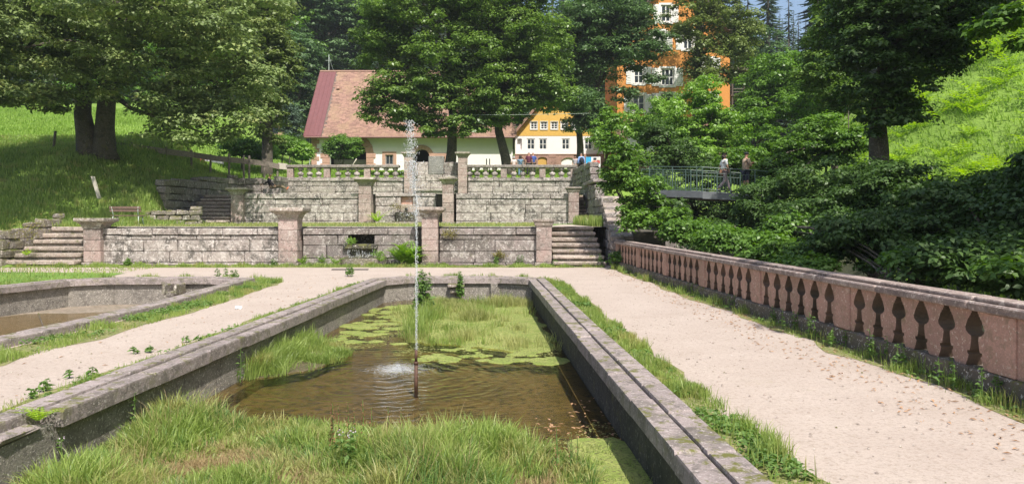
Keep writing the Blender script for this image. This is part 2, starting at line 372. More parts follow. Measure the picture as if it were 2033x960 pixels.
# ================================================================ TERRAIN
XL, XR = -18.7, 5.45
T1, T2, T3 = 1.45, 3.1, 4.5
def lerp(pts, x):
    if x <= pts[0][0]: return pts[0][1]
    for (a, u), (b, v) in zip(pts, pts[1:]):
        if x <= b: return u + (v - u) * (x - a) / (b - a)
    return pts[-1][1]
UP = [(52, 4.5), (85, 7.2), (100, 8.7)]
EDGE = [(28.2, 0), (29.4, .5), (31.3, 1.4), (33, 1.5), (41, 3.7), (50, 4.5), (52, 4.5)]
FAR = [(28.2, 0), (28.9, 1.3), (42, 5.3), (100, 17)]
def X0(y): return 10.6 + .28 * max(0, y - 18)
def h(x, y):
    g = lambda c, s: math.exp(-((x / max(y, 1) - c) / s) ** 2)
    up = lerp(UP, y)
    fs = .31 - .12 * g(.36, .07) - .05 * g(-.27, .05) + .04 * g(.1, .2)
    forest = fs * max(0, y - 98)
    if XL < x < XR and y < 52.45: return -1.6
    nz = noise.noise(Vector((x * .15, y * .15, 0))) * .25 + noise.noise(Vector((x * .6, y * .6, 3))) * .06
    if x <= XL:
        e = lerp(EDGE, y) if y < 52 else up
        f = lerp(FAR, y) if y < 100 else 17 + .12 * (y - 100)
        t = sm(XL - .7, XL - 5, x) if y < 52 else sm(-19, -34, x)
        z = e + (f - e) * t
        return z + forest * .9 + nz * (t * .8 if y > 28.9 else 0.0)
    if y < 52 or x > XR:
        if x <= XR: return up + forest
        plateau = up + forest
        bed = -2.3
        t = sm(43, 53, y)
        z = bed + (plateau - bed) * t
        x0 = X0(y)
        if x > x0 and y < 140: z = z + .72 * (x - x0) * (1 - .35 * sm(60, 120, y))
        return min(z, 75) + nz * (1.2 if x > x0 else .4)
    return up + forest + (nz * .5 if y > 60 else 0)
def grid(name, xs, ys, fn, mat, kind='structure'):
    xs = np.array(xs); ys = np.array(ys)
    V = np.array([(x, y, fn(x, y)) for y in ys for x in xs]); nx, ny = len(xs), len(ys)
    i = (np.arange(ny - 1)[:, None] * nx + np.arange(nx - 1)[None, :]).ravel()
    f = np.stack([i, i + 1, i + nx + 1, i + nx], 1)
    o = npmesh(name, V, [(4, f)], mat, smooth=True, loc=(0, 0, 0)); tag(o, kind=kind); return o
def meadowmat():
    m = NT('hillside_ground'); sx = m.n('ShaderNodeSeparateXYZ'); m.set(sx.inputs[0], m.pos)
    c = m.mix(m.ramp(m.noise(.35, 5, .7), .4, .6), (.14, .235, .03), (.19, .30, .045))
    c = m.mix(m.ramp(m.noise(3, 5, .75), .5, .66, 0, .6), c, (.10, .16, .03))
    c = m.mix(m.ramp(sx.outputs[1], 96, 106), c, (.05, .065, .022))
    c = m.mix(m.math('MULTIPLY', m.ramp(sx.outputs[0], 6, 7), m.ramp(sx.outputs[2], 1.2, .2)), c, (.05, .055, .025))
    m.col(c).rough(1); m.bump(m.noise(9, 5), .7, .08); return m.m
M['ground'] = meadowmat()
xs = sorted(set([round(v, 3) for v in list(np.arange(-200, -40, 6)) + list(np.arange(-40, -18.8, .75)) + [XL - .001, XL + .001] + list(np.arange(-18, 5.2, 1.6)) + [XR - .001, XR + .001] + list(np.arange(6, 40, .7)) + list(np.arange(40, 210, 6))]))
ys = sorted(set([round(v, 3) for v in list(np.arange(-40, 27, 1.5)) + list(np.arange(27.4, 56, .6)) + [52.449, 52.451] + list(np.arange(56, 110, 2.2)) + list(np.arange(110, 420, 8))]))
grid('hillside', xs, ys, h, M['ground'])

def offset_poly(pts, d):  # open polyline, offset to the left side (inside) by d
    out = []
    n = len(pts)
    for i in range(n):
        a = Vector(pts[max(i - 1, 0)]); b = Vector(pts[i]); c = Vector(pts[min(i + 1, n - 1)])
        d1 = (b - a).normalized() if i > 0 else (c - b).normalized(); d2 = (c - b).normalized() if i < n - 1 else d1
        n1 = Vector((-d1.y, d1.x)); n2 = Vector((-d2.y, d2.x)); nn = (n1 + n2).normalized()
        out.append(b + nn * d / max(.3, nn.dot(n1)))
    return out
# outlines run counter-clockwise seen from above (inside on the left): right side near -> far -> left side near
POND = [(1.95, .8), (.93, 21.7), (-.25, 22.35), (-3.2, 22.35), (-4.0, 21.5), (-4.62, 7.0), (-4.7, .8)]
POOL = [(-7.9, 1), (-7.15, 12.7), (-7.05, 16), (-7.35, 21.6), (-8.5, 22.1), (-11.5, 22.0), (-12.7, 21.3), (-13.2, 19.4), (-14.6, 12), (-14.6, 1)]
def sheet(name, outer, holes, z, mat, kind='structure'):
    loops = [[Vector((x, y, 0)) for x, y in outer]] + [[Vector((p[0], p[1], 0)) for p in hh] for hh in holes]
    tri = geometry.tessellate_polygon(loops); vs = [(v.x, v.y, z) for l in loops for v in l]
    me = bpy.data.meshes.new(name); fs = []
    for t in tri:
        a, b, c = [Vector(vs[i]) for i in t]; fs.append(t if (b - a).cross(c - a).z > 0 else t[::-1])
    me.from_pydata(vs, [], fs); me.update(); o = link(name, me, mat); return tag(o, kind=kind)
sheet('gravel_path', [(XL, -12), (XR, -12), (XR, 4), (XR, 10), (4.6, 20), (4.3, 28.95), (XL, 28.95)], [POND, POOL], 0, M['gravel'])
# grass verges: irregular soil strips
def strip(name, line, w0, w1, z, mat, seg=.5, amp=.12):
    """line: list of (x,y); strip from offset -w0 to +w1"""
    pts = []
    for (a, b) in zip(line, line[1:]):
        a, b = Vector(a), Vector(b); k = max(1, int((b - a).length / seg))
        for i in range(k): pts.append(a.lerp(b, i / k))
    pts.append(Vector(line[-1]))
    L = offset_poly(pts, w1); Rr = offset_poly(pts, -w0)
    jl = [noise.noise(Vector((p.x * .9, p.y * .9, 1))) * amp * 2 for p in L]; jr = [noise.noise(Vector((p.x * .9, p.y * .9, 9))) * amp * 2 for p in Rr]
    L = offset_poly(L, 0) ; vs = []; fs = []
    for i, p in enumerate(pts):
        q = (L[i] - p); r = (Rr[i] - p)
        l2 = p + q * (1 + (jl[i] / max(w1, .01) if w1 > .05 else 0)); r2 = p + r * (1 + (jr[i] / max(w0, .01) if w0 > .05 else 0))
        vs += [(r2.x, r2.y, z), (l2.x, l2.y, z)]
    for i in range(len(pts) - 1): fs.append([2 * i, 2 * i + 2, 2 * i + 3, 2 * i + 1][::-1])
    me = bpy.data.meshes.new(name); me.from_pydata(vs, [], fs); me.update()
    if me.polygons[0].normal.z < 0: me.flip_normals()
    return tag(link(name, me, mat), kind='structure')
verge_lines = {
    'right_of_pond': ([(2.02, 1), (.98, 21.9)], .40, 0.0),
    'left_of_pond': ([(-4.72, 1), (-4.68, 7), (-4.07, 21.5)], 0.0, .32),
    'right_of_pool': ([(-7.82, 1), (-7.08, 12.7), (-6.98, 16), (-7.28, 21.7)], .72, 0.0),
    'beyond_pool': ([(-7.3, 21.9), (-8.5, 22.25), (-11.5, 22.15), (-12.8, 21.5), (-13.3, 19.5), (-14.7, 12)], .5, 0),
    'under_balustrade': ([(5.42, 1), (5.33, 7), (4.12, 27.2)], 0.0, .6),
    'under_terrace': ([(XL, 28.7), (3.4, 28.7)], 1.0, 0.0),
    'beyond_pond': ([(1.0, 22.0), (-.25, 22.5), (-3.2, 22.5)], .35, 0)}
for k, (l, a, b) in verge_lines.items(): strip('grass_verge', l, a, b, .004, M['verge'])
sheet('side_lawn', [(-15, 1), (-14.9, 12), (-13.5, 19.4), (-12.9, 21.5), (-12.4, 22.3), (-12.8, 25.0), (XL, 25.6), (XL, 1)], [], .008, M['meadow'])

# ================================================================ PONDS
def coping(parent, line, widths, z1, mat, skip=None, seg=1.25, lift=0):
    """two rows of stones along an outline: outer slab and inner lip slab, each stone a part"""
    for row, (w0, w1, zt, zb) in enumerate(widths):
        A = offset_poly(line, w0); B = offset_poly(line, w1)
        for i in range(len(line) - 1):
            ln = (A[i + 1] - A[i]).length; k = max(1, round(ln / (seg * random.uniform(.9, 1.15))))
            cuts = [0] + sorted((j + random.uniform(-.16, .16)) / k for j in range(1, k)) + [1]
            for j in range(k):
                if skip and skip(i, row, A[i].lerp(A[i + 1], (cuts[j] + cuts[j + 1]) / 2)): continue
                g = .0012 / ln; t0, t1 = cuts[j] + g, cuts[j + 1] - g
                dz = random.uniform(-.008, .008); jo = random.uniform(-.01, .01)
                a0, a1 = A[i].lerp(A[i + 1], t0), A[i].lerp(A[i + 1], t1); b0, b1 = B[i].lerp(B[i + 1], t0), B[i].lerp(B[i + 1], t1)
                s = MB(); c = .02
                def pt(p, z): return Vector((p.x, p.y, z + dz))
                # four-sided ring stack: bottom, below chamfer, top inset
                base = [a0, a1, b1, b0]; cen = (a0 + a1 + b1 + b0) / 4
                ins = [p + (cen - p).normalized() * c * 1.5 for p in base]
                vs = [pt(p, zb) for p in base] + [pt(p, zt - c) for p in base] + [pt(p, zt) for p in ins]
                fs = [[3, 2, 1, 0]] + [[q + 4 * r, (q + 1) % 4 + 4 * r, (q + 1) % 4 + 4 * r + 4, q + 4 * r + 4] for r in (0, 1) for q in range(4)] + [[8, 9, 10, 11]]
                s.add(vs, fs); s.build('coping_stone', mat, parent)
def pondwalls(parent, line, inset, thick, z0, z1, mats, seg=3.2, skip=None):
    A = offset_poly(line, inset - thick); B = offset_poly(line, inset)
    for i in range(len(line) - 1):
        ln = (B[i + 1] - B[i]).length; k = max(1, round(ln / seg))
        for j in range(k):
            g = .004 / ln; t0, t1 = j / k + g, (j + 1) / k - g
            a0, a1, b0, b1 = A[i].lerp(A[i + 1], t0), A[i].lerp(A[i + 1], t1), B[i].lerp(B[i + 1], t0), B[i].lerp(B[i + 1], t1)
            q = [a0, a1, b1, b0]
            MB().hexa([(p.x, p.y, z0) for p in q], [(p.x, p.y, z1) for p in q]).build('wall_panel', mats[i % len(mats)], parent)
pond = thing('garden_pond', 'long sunken stone basin with marsh grass and a water jet in the garden centre', 'pond basin', (-1.4, 11, 0))
skip1 = lambda i, row, p: row == 1 and i == 5 and p.y > 5.4
WID = [(0, .235, .125, -.035), (.25, .47, .10, -.055)]
coping(pond, POND, WID, .12, M['pondcope'], skip1)
MB().block(-4.36, -4.2, 6.2, 6.75, -.02, .045, .02, .02).build('broken_lip_stone', M['pondcope'], pond)
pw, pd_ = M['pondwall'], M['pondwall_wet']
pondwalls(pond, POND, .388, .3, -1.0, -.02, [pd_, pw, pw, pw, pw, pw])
for px in (981, 790):
    x = PX(px, 22.0); MB().block(x - .1, x + .1, 21.86, 21.98, -.95, -.062, .01).build('pilaster', M['pondwall'], pond)
s = MB(); s.block(-1.86, -1.38, 21.62, 21.96, -.16, -.065, .02, .01); s.block(-1.80, -1.44, 21.7, 21.96, -.34, -.17, .03, .01); s.build('spout_stone', M['rubble'], pond)
s = MB(); L1 = offset_poly(POND, .39); L2 = offset_poly(POND, .62)
for i in (0, 4, 5):
    q = [L1[i], L1[i + 1], L2[i + 1], L2[i]]; s.hexa([(p.x, p.y, -.95) for p in q], [(p.x, p.y, -.565) for p in q])
s.build('footing_ledge', M['pondbed'], pond)
inner = offset_poly(POND, .36)
sheet('pond_floor', [(p.x, p.y) for p in inner], [], -.72, M['pondbed'])
wi = offset_poly(POND, .38)
ws = sheet('pond_water', [(p.x, p.y) for p in wi], [], -.55, M['water'])

pool = thing('side_pool', 'half dry many-sided stone basin at the left with a stone spout', 'pond basin', (-10.6, 12, 0))
coping(pool, POOL, WID, .12, M['pondcope'])
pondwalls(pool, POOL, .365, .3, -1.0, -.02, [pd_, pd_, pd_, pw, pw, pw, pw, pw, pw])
s = MB()
x = PX(351, 21.5); s.block(x - .2, x - .12, 21.0, 21.66, -.3, -.02, .02); s.block(x + .12, x + .2, 21.0, 21.66, -.3, -.02, .02); s.block(x - .119, x + .119, 21.05, 21.66, -.36, -.22, .02)
s.build('spout_stone', M['rubble'], pool)
sheet('pool_floor', [(p.x, p.y) for p in offset_poly(POOL, .36)], [], -.64, M['mud'])
pud = []
for i in range(26):
    a = 2 * math.pi * i / 26; pud.append((-10.6 + 2.7 * math.cos(a) * (1 + .3 * noise.noise(Vector((math.cos(a), math.sin(a), 4)))), 17.5 + 2.6 * math.sin(a) * (1 + .3 * noise.noise(Vector((math.cos(a) * 2, math.sin(a) * 2, 7))))))
sheet('shallow_puddle', pud, [], -.632, M['water'])

# ---- algae and mud islands (raised mats) in the pond
def island(name, pts, z, mat, amp=.25, n=48, kind='stuff', label=None, cat=None, edge=.03, seed=0):
    c = Vector((sum(p[0] for p in pts) / len(pts), sum(p[1] for p in pts) / len(pts)))
    ring = []
    m = len(pts)
    for i in range(n):
        t = i / n * m; k = int(t); q = Vector(pts[k]).lerp(Vector(pts[(k + 1) % m]), t - k)
        j = noise.noise(Vector((q.x * 2.3, q.y * 2.3, seed))) * amp + noise.noise(Vector((q.x * 7, q.y * 7, seed))) * amp * .4
        ring.append(q + (q - c).normalized() * j)
    vs = [(p.x, p.y, z - edge) for p in ring] + [(*(c + (p - c) * .97), z) for p in ring] + [(*(c + (p - c) * .55), z + edge * .5 + .02 * noise.noise(Vector((p.x * 3, p.y * 3, 0)))) for p in ring] + [(c.x, c.y, z + edge * .5)]
    fs = [[r * n + i, r * n + (i + 1) % n, (r + 1) * n + (i + 1) % n, (r + 1) * n + i] for r in (0, 1) for i in range(n)] + [[2 * n + i, 2 * n + (i + 1) % n, 3 * n] for i in range(n)]
    me = bpy.data.meshes.new(name); me.from_pydata(vs, [], fs); me.update()
    if me.polygons[-1].normal.z < 0: me.flip_normals()
    return tag(link(name, me, mat), label, cat, kind=kind)
ISL_NEAR = [(-4.2, 2.0), (-4.2, 8.7), (-3.6, 8.8), (-2.9, 8.3), (-1.9, 8.2), (-1.0, 8.0), (-.3, 7.6), (.3, 7.9), (.75, 7.5), (.9, 6.6), (.7, 5.4), (1.2, 3.5), (1.2, 2)]
ISL_FAR = [(-3.2, 20.9), (-.3, 21.6), (.45, 21), (.55, 18), (.85, 15.6), (.85, 13.9), (.0, 13.6), (-.9, 14.2), (-1.9, 14.6), (-2.3, 16.5), (-2.9, 18.3)]
island('mud_bank', ISL_NEAR, -.541, M['bank_mud'], .22, 64, 'structure')
island('mud_bank', ISL_FAR, -.543, M['algae'], .55, 64, 'structure', seed=5)
island('mud_bank', [(-4.05, 11.3), (-3.95, 14.4), (-3.3, 14.1), (-2.9, 13.1), (-3.2, 12.1), (-3.7, 11.4)], -.543, M['bank_mud'], .2, 40, 'structure', seed=3)
island('algae_mat', [(.62, 8.15), (1.1, 8.35), (1.42, 8.0), (1.5, 6.6), (1.45, 5.6), (.3, 5.6), (.4, 7.0)], -.515, M['algae'], .16, 60, 'structure', seed=8, edge=.02)
for k in range(150):   # floating algae patches left of the far island
    x = random.uniform(-3.6, -1.7) if k < 105 else random.uniform(-1.6, .8); y = random.uniform(14.4, 20.5) if k < 105 else random.uniform(12.6, 14)
    if x < -3.0 - (y - 17) * .1 or random.random() < .5: pass
    r = random.uniform(.02, .17) * (1 if random.random() < .7 else 1.6)
    island('algae_patch', [(x + r * math.cos(a) * 1.2, y + r * math.sin(a)) for a in np.arange(0, 6.28, 1.05)], -.545 + random.uniform(0, .003), M['algae'], r * .9, 22, 'stuff', seed=k, edge=.008)

# ---- fountain pipe and jet
NOZ = Vector((PX(826, 10.9), 10.9, 0))
t = thing('fountain_pipe', 'rusty upright fountain pipe standing in the pond water', 'fountain', (NOZ.x, NOZ.y, -.72))
MB().tube([(NOZ.x, NOZ.y, -.72), (NOZ.x, NOZ.y, -.24)], .027, 10).build('pipe', M['rust'], t, True)
MB().tube([(NOZ.x, NOZ.y, -.24), (NOZ.x, NOZ.y, -.20)], .034, 10).build('collar', M['rust'], t, True)
MB().tube([(NOZ.x, NOZ.y, -.20), (NOZ.x, NOZ.y, -.03)], .021, 10).build('nozzle', M['rust'], t, True)
s = MB(); q = []; rr = []
for i in range(46):
    z = -.03 + i * .055; q.append((NOZ.x + .012 * math.sin(i * .7) * i / 30, NOZ.y + .01 * math.cos(i), z)); rr.append(.002 + .005 * random.random())
s.tube(q, rr, 6)
random.seed(21)
for i in range(2600):
    k = random.random()
    if k < .35: z = random.uniform(2.3, 3.28); sp = .045 * (1 - abs(z - 2.9) * .7)
    elif k < .6: z = random.uniform(1.9, 2.7); sp = .075
    else: z = random.uniform(-.1, 2.4); sp = .012
    x = NOZ.x + random.gauss(-.06 if z > 2.2 else 0, sp) + (.05 * (z - 2.6) * -1 if z > 2.2 else 0); y = NOZ.y + random.gauss(.05, sp)
    r = random.uniform(.0025, .0065) * (1.2 if z > 2.4 else 1); c = Vector((x, y, z))
    s.add([c + Vector(v) * r for v in ((1, 0, 0), (-1, 0, 0), (0, 1, 0), (0, -1, 0), (0, 0, 1.8), (0, 0, -1.8))], [[0, 2, 4], [2, 1, 4], [1, 3, 4], [3, 0, 4], [2, 0, 5], [1, 2, 5], [3, 1, 5], [0, 3, 5]])
s.build('water_jet', M['spray'], None, True, 'thin column of white water shooting up from the pipe and breaking into drops', 'water jet')
s = MB()
for i in range(3800):
    a = random.uniform(0, 6.28); r = abs(random.gauss(0, .2)); x = -1.80 + r * math.cos(a) * 1.3; y = 11.9 + r * math.sin(a); z = -.545 + abs(random.gauss(0, .035)) * math.exp(-r * 1.5) * 1.6
    q = random.uniform(.002, .006); c = Vector((x, y, z))
    s.add([c + Vector(v) * q for v in ((1, 0, 0), (-1, 0, 0), (0, 1, 0), (0, -1, 0), (0, 0, 1.4), (0, 0, -1))], [[0, 2, 4], [2, 1, 4], [1, 3, 4], [3, 0, 4], [2, 0, 5], [1, 2, 5], [3, 1, 5], [0, 3, 5]])
s.build('water_splash', M['spray'], None, True, 'white splash where the falling jet hits the pond beside the pipe', 'splash')

# ================================================================ TERRACE WALLS
def cuts(x0, x1, wa, wb):
    out = [x0]
    while out[-1] < x1 - wa * .8:
        n = out[-1] + random.uniform(wa, wb)
        if x1 - n < wa * .6: n = x1
        out.append(min(n, x1))
    if out[-1] < x1: out[-1] = x1
    return out
def masonry(parent, x0, x1, y, courses, wa, wb, mat, depth=.32, holes=(), proud=None, name='stone', jit=.012, core=True, gap=.012):
    for ci, (z0, z1) in enumerate(courses):
        pr = (proud or {}).get(ci, 0)
        xs_ = cuts(x0, x1, wa, wb)
        for a, b in zip(xs_, xs_[1:]):
            if b - a < .05: continue
            segs = [(a, b)]
            for (hx0, hx1, hz0, hz1) in holes:
                if z1 > hz0 + .02 and z0 < hz1 - .02:
                    ns = []
                    for (p, q) in segs:
                        if q <= hx0 or p >= hx1: ns.append((p, q)); continue
                        if p < hx0 - .05: ns.append((p, hx0))
                        if q > hx1 + .05: ns.append((hx1, q))
                    segs = ns
            for (p, q) in segs:
                dy = random.uniform(-.012, .012)
                MB().block(p + gap, q - gap, y - pr + dy, y + depth, z0 + gap, z1 - gap, .016, jit).build(name, mat, parent)
def hwall(name, label, x0, x1, y, courses, wa, wb, mat, depth=.4, **kw):
    t = thing(name, label, 'wall', ((x0 + x1) / 2, y, courses[0][0]))
    masonry(t, x0, x1, y, courses, wa, wb, mat, depth, **kw)
    return t
def core(parent, x0, x1, y0, y1, z0, z1): MB().box(x0, x1, y0, y1, z0, z1).build('backing', M['mortar'], parent)
C1 = [(0, .10), (.10, .53), (.53, .98), (.98, 1.16), (1.16, 1.42)]
PR = {0: .07, 4: .05}
x_a, x_b = PX(198, 29), PX(553, 29)
Y1 = 29.0
t = hwall('terrace_wall', 'left stretch of the lowest lichened sandstone terrace wall between two capped pillars', x_a, x_b, Y1, C1, .75, 1.7, M['wall'], .36, proud=PR); core(t, x_a, x_b, Y1 + .33, Y1 + .6, 0, 1.40)
x_a, x_b = PX(872, 29), PX(1067, 29)
t = hwall('terrace_wall', 'dark stained stretch of the lowest terrace wall left of the right-hand steps', x_a, x_b, Y1, C1, .75, 1.7, M['wall_dark'], .36, proud=PR); core(t, x_a, x_b, Y1 + .33, Y1 + .6, 0, 1.40)
# centre stretch with the cascade opening
x_a, x_b = PX(603, 29.4), PX(825, 29.4); Y1c = 29.25
hx = (PX(691, 29.2), PX(741, 29.2))
t = hwall('terrace_wall', 'middle stretch of the lowest terrace wall with the square cascade opening', x_a, x_b, Y1c, [(0, .25), (.25, .75), (.75, 1.16), (1.16, 1.42)], .7, 1.5, M['wall_dark'], .3, proud={0: .05, 3: .04}, holes=[(hx[0], hx[1], 0, 1.16)])
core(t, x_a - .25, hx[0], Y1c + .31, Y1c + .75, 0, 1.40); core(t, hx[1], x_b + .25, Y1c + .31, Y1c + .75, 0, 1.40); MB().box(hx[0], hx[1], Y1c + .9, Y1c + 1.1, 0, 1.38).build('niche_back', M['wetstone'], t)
core(t, hx[0], hx[1], Y1c + .31, Y1c + .89, 1.19, 1.4)
cx = (hx[0] + hx[1]) / 2
def arc_basin(cx, y, wid, dep, z0, z1, s):
    pts = [(cx - wid / 2, y)] + [(cx + wid / 2 * math.sin(a), y - dep * math.cos(a)) for a in np.linspace(-1.35, 1.35, 9)] + [(cx + wid / 2, y)]
    n = len(pts)
    return s.add([(p[0], p[1], z0) for p in pts] + [(p[0], p[1], z1) for p in pts], [list(range(n)), list(range(n, 2 * n))[::-1]] + [[i, i + n, (i + 1) % n + n, (i + 1) % n] for i in range(n)])
ca = thing('cascade_fountain', 'wet mossy cascade basins below the square opening in the lowest wall', 'fountain', (cx, Y1c, 0))
s = MB(); s.block(cx - .66, cx + .66, Y1c - .16, Y1c + .8, .62, .80, .03, .02); s.build('ledge', M['wetstone'], ca)
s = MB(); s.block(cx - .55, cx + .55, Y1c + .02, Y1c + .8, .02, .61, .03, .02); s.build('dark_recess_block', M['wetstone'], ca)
s = MB(); arc_basin(cx + .0, Y1c, 1.55, .55, .0, .27, s); s.build('front_basin', M['rubble'], ca)
s = MB(); arc_basin(cx + .0, Y1c + .02, 1.3, .46, .272, .30, s); s.build('basin_water', M['wetstone'], ca)
for sx in (-1, 1): MB().block(cx + sx * .88 - .12, cx + sx * .88 + .12, Y1c - .28, Y1c - .06, .0, .36, .04, .03).build('side_stone', M['rubble'], ca)
s = MB()
for i in range(70):
    x = cx + random.uniform(-.5, .5); z = random.uniform(.3, .62); r = .006
    s.tube([(x, Y1c - .19, z), (x, Y1c - .20, z - random.uniform(.04, .12))], r, 4)
s.build('trickle', M['spray'], ca, kind='stuff')
MB().box(PX(660, 26.6), PX(732, 26.6), 26.45, 26.6, .002, .03).build('drain_bar', M['dark'], None, False, 'thin dark metal drain bar across the gravel before the cascade', 'drain')

def pillar(name, label, px, D, w_px, cap_px, ytop, z0, nblk, mat='pillar'):
    x = PX(px, D); w = w_px / F * D; cw = cap_px / F * D; zt = PZ(ytop, D)
    t = thing(name, label, 'pillar', (x, D + w / 2, z0))
    y = D + w / 2; cz = zt - .42 * cw / 1.2
    zb = z0
    MB().block(x - w * .58, x + w * .58, y - w * .58, y + w * .58, z0, z0 + .12, .02, .006).build('base_stone', M['cap'], t)
    hs = np.linspace(z0 + .125, cz, nblk + 1)
    for a, b in zip(hs, hs[1:]): MB().block(x - w / 2, x + w / 2, y - w / 2, y + w / 2, a + .005, b - .005, .016, .004).build('pillar_stone', M[mat], t)
    H_ = zt - cz; hw, hc = w / 2, cw / 2
    prof = [(hw, cz), (hw + .02, cz + .02), (hw + .02, cz + .06 * H_ / .4), (hw + .05, cz + .1 * H_ / .4)]
    for q in np.linspace(0, 1, 6): prof.append((hw + .05 + (hc * .93 - hw - .05) * q ** 1.7, cz + (.1 + .5 * q) * H_ * .98 / 1.0 * 1.0))
    prof = prof[:4] + [(r, cz + H_ * (.26 + .42 * k / 5)) for k, (r, z) in enumerate(prof[4:])]
    MB().lathe(prof, c=(x, y, 0), square=True).build('capital', M['cap'], t)
    MB().block(x - hc, x + hc, y - hc, y + hc, cz + H_ * .685, zt, .02, .008).build('cap_slab', M['cap'], t)
    return t
pillar('stone_pillar', 'short capped pillar at the left end of the lowest wall beside the left steps', 182, 28.75, 34, 60, 433, 0, 3)
pillar('stone_pillar', 'tall pink pillar with flared cap left of the lower cascade', 571, 28.7, 38, 66, 412, 0, 4)
pillar('stone_pillar', 'tall pink pillar with flared cap right of the lower cascade behind the jet', 853, 28.7, 32, 58, 411, 0, 4)
pillar('stone_pillar', 'small capped pillar at the foot of the right-hand steps', 1080, 28.75, 31, 43, 435, 0, 3)
# terrace 1 floor
sheet('lower_terrace', [(XL + .02, 30.9), (PX(165, 29), 30.9), (PX(165, 29), 29.55), (1.65, 29.55), (1.65, 31.0), (4.5, 31.0), (4.5, 41.6), (XL + .02, 41.6)], [], T1, M['meadow'])
t = thing('terrace_edging', 'row of flat stone slabs edging the lower terrace above the wall', 'stone edging', (-7, 29.6, 1.42))
for (a, b) in ((PX(170, 29), PX(600, 29)), (PX(600, 29), PX(860, 29)), (PX(860, 29), 1.6)):
    xs_ = cuts(a, b, 1.1, 2.0)
    for p, q in zip(xs_, xs_[1:]): MB().block(p + .006, q - .006, 29.62, 30.0, 1.40, 1.475, .012, .006).build('slab', M['cope'], t)
sheet('terrace_path', [(1.2, 30.2), (4.45, 30.98), (4.3, 33), (3.9, 37.5), (2.5, 38), (1.6, 33)], [], T1 + .005, M['gravel'])

# tier 2
D2 = 41.0
C2 = [(T1 - .2, 1.62), (1.62, 2.06), (2.06, 2.5), (2.5, 2.82), (2.82, 3.12)]
PR2 = {0: .08, 4: .06}
x_a, x_b = PX(479, D2), PX(712, D2)
t = hwall('terrace_wall', 'left stretch of the pale lichened middle terrace wall', x_a, x_b, D2, C2, .8, 2.0, M['wall'], .4, proud=PR2); core(t, x_a, x_b, D2 + .37, D2 + .7, 1.2, 3.09)
x_a, x_b = PX(905, D2), PX(1129, D2)
t = hwall('terrace_wall', 'right stretch of the pale lichened middle terrace wall', x_a, x_b, D2, C2, .9, 2.2, M['wall'], .4, proud=PR2); core(t, x_a, x_b, D2 + .37, D2 + .7, 1.2, 3.09)
Y2c = 41.4; x_a, x_b = PX(745, Y2c), PX(866, Y2c); nx = (PX(796, Y2c), PX(819, Y2c))
t = hwall('terrace_wall', 'middle stretch of the second terrace wall with a small water niche', x_a, x_b, Y2c, [(T1 - .1, 1.9), (1.9, 2.45), (2.45, 2.95), (2.95, 3.14)], .8, 1.4, M['wall'], .3, proud={3: .06}, holes=[(nx[0], nx[1], 2.2, 2.94)])
core(t, x_a - .3, nx[0], Y2c + .31, Y2c + .6, 1.2, 3.1); core(t, nx[1], x_b + .3, Y2c + .31, Y2c + .6, 1.2, 3.1)
MB().box(nx[0], nx[1], Y2c + .18, Y2c + .5, 2.2, 2.94).build('niche_back', M['pinkstone'], t)
cx = (nx[0] + nx[1]) / 2
ca = thing('cascade_fountain', 'small mossy cascade with a dark outlet in the middle terrace wall', 'fountain', (cx, Y2c, T1))
MB().block(cx - .34, cx + .34, Y2c - .1, Y2c + .17, 2.0, 2.52, .04, .02).build('outlet_stone', M['step'], ca)
MB().tube([(cx, Y2c - .25, 2.25), (cx, Y2c - .05, 2.27)], .09, 10).build('outlet_mouth', M['dark'], ca)
s = MB(); arc_basin(cx - .05, Y2c, 1.15, .5, 1.62, 2.1, s); s.build('upper_basin', M['wetstone'], ca)
s = MB(); arc_basin(cx, Y2c - .05, 1.6, .95, T1, 1.6, s); s.build('lower_basin', M['rubble'], ca)
s = MB()
for i in range(30):
    x = cx + random.uniform(-.45, .4); z = random.uniform(1.6, 2.1); s.blob((x, Y2c - .55, z), (.022, .02, .03), i, 0, 4)
s.build('trickle', M['spray'], ca, kind='stuff')
MB().block(PX(768, 39.9), PX(822, 39.9), 39.6, 40.3, T1, T1 + .1, .02).build('step_slab', M['step'], ca)
pillar('stone_pillar', 'pink middle pillar left of the upper cascade', 724, 40.6, 25, 44, 352, T1, 4)
pillar('stone_pillar', 'pink middle pillar right of the upper cascade', 889, 40.6, 22, 38, 352, T1, 4)
pillar('stone_pillar', 'mossy capped pillar beside the shaded upper left steps', 470, 40.7, 24, 42, 372, T1, 1)
pillar('stone_pillar', 'capped pillar at the right end of the middle terrace wall', 1139, 40.7, 21, 31, 371, T1, 3)
sheet('middle_terrace', [(XL + .02, 44.6), (PX(455, 41), 44.6), (PX(455, 41), 41.65), (3.95, 41.65), (3.95, 45), (5, 45), (5, 52.4), (XL + .02, 52.4)], [], T2, M['meadow'])

